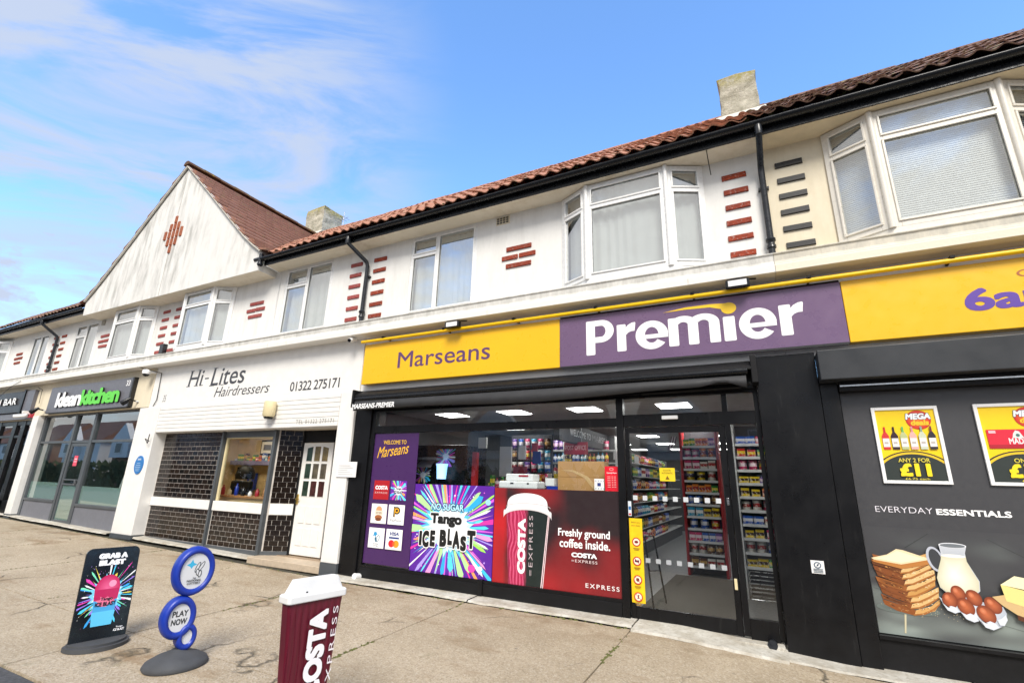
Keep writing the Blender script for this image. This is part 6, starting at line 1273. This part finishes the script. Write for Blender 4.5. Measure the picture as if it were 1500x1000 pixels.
p = Print((0, .605, 0)); burst(p, -4.95, -4.50, 1.70, 1.98, -4.73, 1.86, 30, 31, rmin=.03, rmax=.55); star(p, -4.73, 1.86, .08, .06, 10, 2, 'f0f4ff'); p.h += .01; burst(p, -5.32, -5.0, 1.42, 1.72, -5.16, 1.56, 30, 32, rmin=.03, rmax=.55); star(p, -5.16, 1.56, .07, .06, 10, 2, 'f0f4ff'); p.build(t)
# hanging goods, leaflets
hc = [('paper', 'steel', 'glossy white leaflets'), ('blue', 'blue', 'blue packets')]
for i, (x, z, w, h, y, c, l) in enumerate(((-3.98, 1.57, .22, .48, 1.1, 'paper', 'pale tall leaflet rack hanging behind the glass'), (-3.68, 1.85, .13, .22, 1.2, 'wpaint', 'white and black packet hanging above the counter'), (-3.42, 1.78, .14, .20, 1.2, 'blue', 'blue packets hanging beside the bottle shelves'), (-3.48, 1.98, .1, .14, 1.3, 'redsign', 'red card hanging above the counter'), (-4.35, 2.02, .16, .18, 1.0, 'paper', 'white card with blue marks above the red stand'), (-3.72, 1.55, .24, .18, 1.1, 'redsign', 'red and white scratch card box on the counter'))):
    q = MB().box(x, x + w, y, y + .03, z, z + h); single(q, 'hanging_card', M[c], (x, y, z), l, 'card')
t = thing('bulkhead_sign', (-3.0, 3, 2.35), 'grey bulkhead with white welcome lettering hanging over the counter', 'sign'); part(t, 'board', surf('bulkhead', (.055, .055, .06), .6), [(-3.12, -3.02, 1.4, 5.2, 2.18, 2.50)], 0)
p = Print((-3.019, 0, 0), (0, 1, 0), (0, 0, 1), (1, 0, 0)); p.text('WELCOME TO', 1.9, 3.05, 2.30, 2.42, 'e8e8e8', .01); p.text('MARSEANS', 3.15, 4.6, 2.30, 2.42, 'a8a8a8', -.01); p.build(t)
t = thing('counter_sign', (-3.05, 2.3, 2.1), 'red post counter sign with pale capitals hanging over the counter', 'sign'); part(t, 'board', M['redsign'], [(-3.28, -2.83, 2.28, 2.31, 1.99, 2.21)], 0); p = Print((0, 2.279, 0)); p.text('POST OFFICE', -3.25, -2.86, 2.07, 2.15, 'f0c8c8', .0); p.build(t)
for x in (-3.2, -2.95): part(t, 'hanger', M['steel'], [(x, x + .01, 2.29, 2.30, 2.21, 2.65)], 0)
for i, (y, c) in enumerate(((3.2, 'paper'), (4.1, 'redsign'), (4.9, 'paper'))):
    q = MB().box(-2.62, -2.60, y, y + .35, 1.95, 2.12); single(q, 'price_card', M[c], (-2.6, y, 2), ['white price card nearest the door on the gondola top', 'red price card in the middle of the gondola top', 'white price card farthest back on the gondola top'][i], 'card')
q = MB(); q.tube([(-1.50, .55, .85), (-1.45, .85, .84), (-1.35, .95, .02)], .012, 6); q.tube([(-1.50, .55, .85), (-1.42, .50, .02)], .012, 6); q.tube([(-1.46, .55, .45), (-1.40, .85, .42)], .008, 6); single(q, 'folding_stand', M['gutter'], (-1.45, .6, 0), 'thin black folding stand just inside the door', 'stand')
q = Print((0, 3.0, 0)); t = thing('flag', (-1.46, 3.0, 2.2), 'small striped flag hanging near the top of the sweet rack', 'flag')
for k in range(5): q.poly([(-1.56 + .03 * k, 2.12 + .02 * k), (-1.545 + .03 * k, 2.10 + .02 * k), (-1.47 + .02 * k, 2.34 + .0 * k), (-1.48 + .02 * k, 2.35)], ('603850', 'd8d0d8')[k % 2])
q.build(t, 'cloth')

# ------------------------------------------------------------------ pavement boards
def local_board(name, loc, yaw, label, cat): return thing(name, loc, label, cat, rot=(0, 0, yaw))
yaw = math.atan2(.987, .16)          # board runs this way; its face looks along +x
# poster board
bt = local_board('pavement_board', (-5.735, -3.42, zg(-5.7, -3.4)), yaw - 0, 'black pavement board advertising an ice drink, on a grey rubber base', 'board')
base = MB(); pts = []
for k in range(25): a = math.pi * k / 24; pts.append((.245 * math.cos(a) , -.235 * math.sin(a) - .0))
full = [(.245, .02)] + pts + [(-.245, .02), (-.2, .09), (.2, .09)]
base.prism(full, 'z', 0, .035); base.prism([(x * .9, y * .86) for x, y in full], 'z', .035, .055); base.build('base', M['rubber'], bt, bevel=.012)
tilt = .13
def bp(u, h, n=0): return (u, math.sin(tilt) * h + .0 - n * math.cos(tilt), .045 + math.cos(tilt) * h + n * math.sin(tilt) * -1 * -1)
Wd, Hh, cr_ = .215, .80, .055
outl = [(-Wd, 0), (Wd, 0)] + [(Wd - cr_ + cr_ * math.cos(a), Hh - cr_ + cr_ * math.sin(a)) for a in [math.pi / 2 * k / 6 for k in range(7)]] + [(-Wd + cr_ - cr_ * math.sin(a), Hh - cr_ + cr_ * math.cos(a)) for a in [math.pi / 2 * k / 6 for k in range(7)]]
mb = MB(); n = len(outl); mb.add([bp(u, h, .012) for u, h in outl] + [bp(u, h, -.012) for u, h in outl], [tuple(range(n)), tuple(range(2 * n - 1, n - 1, -1))] + [(i, n + i, n + (i + 1) % n, (i + 1) % n) for i in range(n)]); mb.build('panel', M['gutter'], bt, bevel=.003)
p = Print(bp(0, 0, .0125), (1, 0, 0), (0, math.sin(tilt), math.cos(tilt)), (0, -math.cos(tilt), math.sin(tilt)), step=.0002)
burst(p, -.205, .205, .10, .66, 0, .38, 44, 41, cols=('50d8f8', '38a8f0', 'f040b0', 'f8e058', 'a080f0', 'ffffff', '80f0c0'), rmin=.2, rmax=.72, wmax=.075, dots=60)
star(p, 0, .38, .14, .17, 18, 3, '80d8f8'); star(p, 0, .38, .11, .14, 18, 5, 'e0f0ff')
p.poly([(-.095, .40), (-.075, .12), (.075, .12), (.095, .40)], '48a8e0'); p.poly([(-.090, .24), (-.078, .12), (.078, .12), (.090, .24)], '60c8f0')
p.ell(0, .43, .098, .125, 'f06898', 30, 'c81058', a0=0, a1=math.pi); p.poly([(-.098, .43), (.098, .43), (.092, .34), (0, .30), (-.092, .34)], 'c01858'); p.ell(.035, .475, .03, .03, 'f8a0c0', 14); star(p, 0, .32, .08, .05, 9, 8, 'f07898')
p.text('GRAB A', -.115, .115, .70, .75, 'ffffff', .09, 0); p.text('BLAST', -.105, .105, .64, .69, 'ffffff', .09, 0); p.text('Tango', -.04, .055, .325, .36, '181820', .03); p.text('ICE BLAST', -.075, .085, .285, .32, '181820', .04); p.text('ICE BLAST', .105, .19, .055, .075, 'ffffff', .03); p.text('Tango', .12, .175, .08, .095, 'ffffff', .02); p.build(bt)
# lottery sign: three blue discs
lt_ = local_board('pavement_sign', (-4.62, -3.33, zg(-4.6, -3.3)), yaw, 'blue pavement sign of three stacked discs on a grey round base', 'sign')
MB().lathe([(.235, 0), (.245, .018), (.228, .048), (.16, .085), (.07, .115), (.045, .13)], (0, 0, 0), 36, 1, .92).build('base', M['rubber'], lt_)
MB().tube([(0, -.2, .045), (0, -.12, .082), (0, -.04, .118)], .006, 6).build('base_seam', M['gutter'], lt_)
def disc(s, z, rx, rz, th, mt, name, par):
    mb = MB(); k0 = .71 if rx > .16 else (.64 if rx > .1 else .52); k1 = (1 + k0) / 2
    prof = [(0.0, th * .62), (k0, th * .62), (k0 + .04, th * .9), (k1, th), (.95, th * .8), (1, th * .3), (1, -th * .3), (.95, -th * .8), (k1, -th), (k0 + .04, -th * .9), (k0, -th * .62), (0, -th * .62)]; n = 40; vs = []
    for r, d in prof:
        for k in range(n): a = 2 * math.pi * k / n; vs.append((s + rx * r * math.cos(a), -d, z + rz * r * math.sin(a)))
    mb.add(vs, [(i * n + k, i * n + (k + 1) % n, (i + 1) * n + (k + 1) % n, (i + 1) * n + k) for i in range(len(prof) - 1) for k in range(n)], True); return mb.build(name, mt, par)
dz0 = .08
for s, z, rx, rz in ((.0, .735, .166, .202), (-.054, .375, .132, .168), (.033, .215, .078, .105)):
    disc(s, z, rx, rz, .060, M['blue'], 'disc', lt_)
    p = Print((0, -.060 * .62, 0), step=.0004); kf_ = .69 if rx > .16 else (.62 if rx > .1 else .5); p.ell(s, z, rx * kf_, rz * (kf_ + .02), 'd8d8d8', 36)
    if rx > .16:
        star(p, s - .035, z + .055, .04, .04, 4, 5, '38b0d8', .45)
        for a, b, r_, L in ((.015, .03, -.35, .045), (.045, .035, -.5, .045), (.02, -.01, .2, .03), (.04, -.025, -.1, .03)): p.ell(s + a, z + b, .015, L, '383c40', 16, rot=r_); p.ell(s + a, z + b, .009, L - .008, 'd8d8d8', 16, rot=r_)
        p.text('THE', s - .012, s + .014, z - .062, z - .050, '303438', .02); p.text('NATIONAL', s - .055, s + .06, z - .082, z - .066, '303438', .03); p.text('LOTTERY', s - .05, s + .055, z - .104, z - .088, '303438', .03)
    elif rx > .1:
        p.text('PLAY', s - .058, s + .062, z + .010, z + .056, '202226', .03); p.text('NOW', s - .058, s + .062, z - .052, z - .006, '202226', .03)
    p.build(lt_, 'disc_face')
# coffee cup sign
ct = local_board('pavement_sign', (-2.763, -3.645, zg(-2.7, -3.6)), math.atan2(.98, .18), 'dark red coffee cup shaped pavement sign with a white lid', 'sign')
def rrect(hw, hd, r=.02, n=4):
    o = []
    for cx_, cy_, a0 in ((hw - r, hd - r, 0), (-hw + r, hd - r, 90), (-hw + r, -hd + r, 180), (hw - r, -hd + r, 270)):
        for k in range(n + 1): a = math.radians(a0 + 90 * k / n); o.append((cx_ + r * math.cos(a), cy_ + r * math.sin(a)))
    return o
def loft(levels, name, mt, par):
    mb = MB(); n = 20; vs = [(x, y, z) for hw, hd, z in levels for x, y in rrect(hw, hd)]; m_ = len(levels)
    mb.add(vs, [(i * n + k, i * n + (k + 1) % n, (i + 1) * n + (k + 1) % n, (i + 1) * n + k) for i in range(m_ - 1) for k in range(n)], False); mb.add(vs[:n], [tuple(range(n))[::-1]]); mb.add(vs[-n:], [tuple(range(n))]); return mb.build(name, mt, par, bevel=.003)
loft([(.130, .045, 0.02), (.148, .045, .25), (.194, .05, .795)], 'body', M['crimson'], ct); loft([(.205, .075, 0), (.20, .08, .02), (.14, .05, .045)], 'base', M['rubber'], ct)
loft([(.207, .063, .795), (.211, .066, .80), (.211, .066, .835), (.203, .06, .842)], 'lid_rim', M['white'], ct); loft([(.190, .052, .842), (.154, .040, .922)], 'lid', M['white'], ct)
p = Print((0, -.0525, 0), (1, 0, 0), (0, -.012, 1), (0, -1, 0), step=.0004)
for a, b in ((-.09, -.02),): MB().box(a, a + .012, -.053, -.047, .848, .856).build('lid_slot', M['gutter'], ct)
for j in range(9):        # grain ripples moulded in the cup
    x = -.18 + j * .043; pts = []
    mb = MB(); mb.tube([(x * (.80 + .25 * z) + .006 * math.sin(z * 13 + j), -.0475 - .003 * z, z) for z in [.06 + .04 * k for k in range(18)]], .0022, 5); mb.build('ripple', M['crimson'], ct)
p.text('COSTA', -.045, .085, .215, .735, 'f4f0f0', .06, 0, rot90=True); p.text('=EXPRESS', .118, .155, .15, .74, 'ece4e6', .0, 0, rot90=True, space=1.3); p.build(ct)
# ------------------------------------------------------------------ the other side of the road (seen in the glass)
def house(x, w, label):
    t = thing('house', (x, -26, 0), label, 'house'); MB().box(x, x + w, -33, -26, -.5, 5.2).build('wall', M['oppbrick'] if int(x) % 2 else M['render'], t)
    rf = MB(); rf.prism([(-33.4, 5.1), (-29.5, 8.2), (-25.6, 5.1)], 'x', x - .3, x + w + .3); rf.build('roof', M['tile_gable'], t)
    gb = MB(); gb.prism([(x + .6, 3.0), (x + w * .5, 3.0), (x + w * .5, 5.2), (x + w * .27 + .3, 7.2), (x + .6, 5.2)], 'y', -26, -25.3); gb.build('front_gable', M['render'], t)
    for a in (.2, .68):
        for z in (.9, 3.5): f = MB().box(x + w * a, x + w * a + 1.5, -25.28 if a < .5 else -25.98, -25.2 if a < .5 else -25.9, z, z + 1.3).build('window', M['white'], t); MB().box(x + w * a + .1, x + w * a + 1.4, -25.2 if a < .5 else -25.9, -25.18 if a < .5 else -25.88, z + .1, z + 1.2).build('pane', M['darkgrey'], f)
for i in range(10): house(-126 + 13.2 * i, 9.4, 'gabled brick or rendered house in the row across the road behind the viewer'); 
for o in [o for o in bpy.data.objects if o.get('category') == 'house']: o['group'] = 'houses across the road'
hd = MB(); hr = random.Random(3)
for k in range(4200):
    x = hr.uniform(-130, 6); y = hr.uniform(-22.5, -21.5); z = hr.uniform(-.3, 2.3); s = hr.uniform(.15, .5); a = hr.uniform(0, 6.3)
    hd.add([(x - s * math.cos(a), y - s * math.sin(a), z - s * .6), (x + s * math.cos(a), y + s * math.sin(a), z - s * .4), (x, y + s * .5, z + s)], [(0, 1, 2)])
props(hd.build('hedge', M['green'], None), 'long green garden hedge across the road behind the viewer', 'hedge', kind='stuff')
print('objects', len(bpy.data.objects))
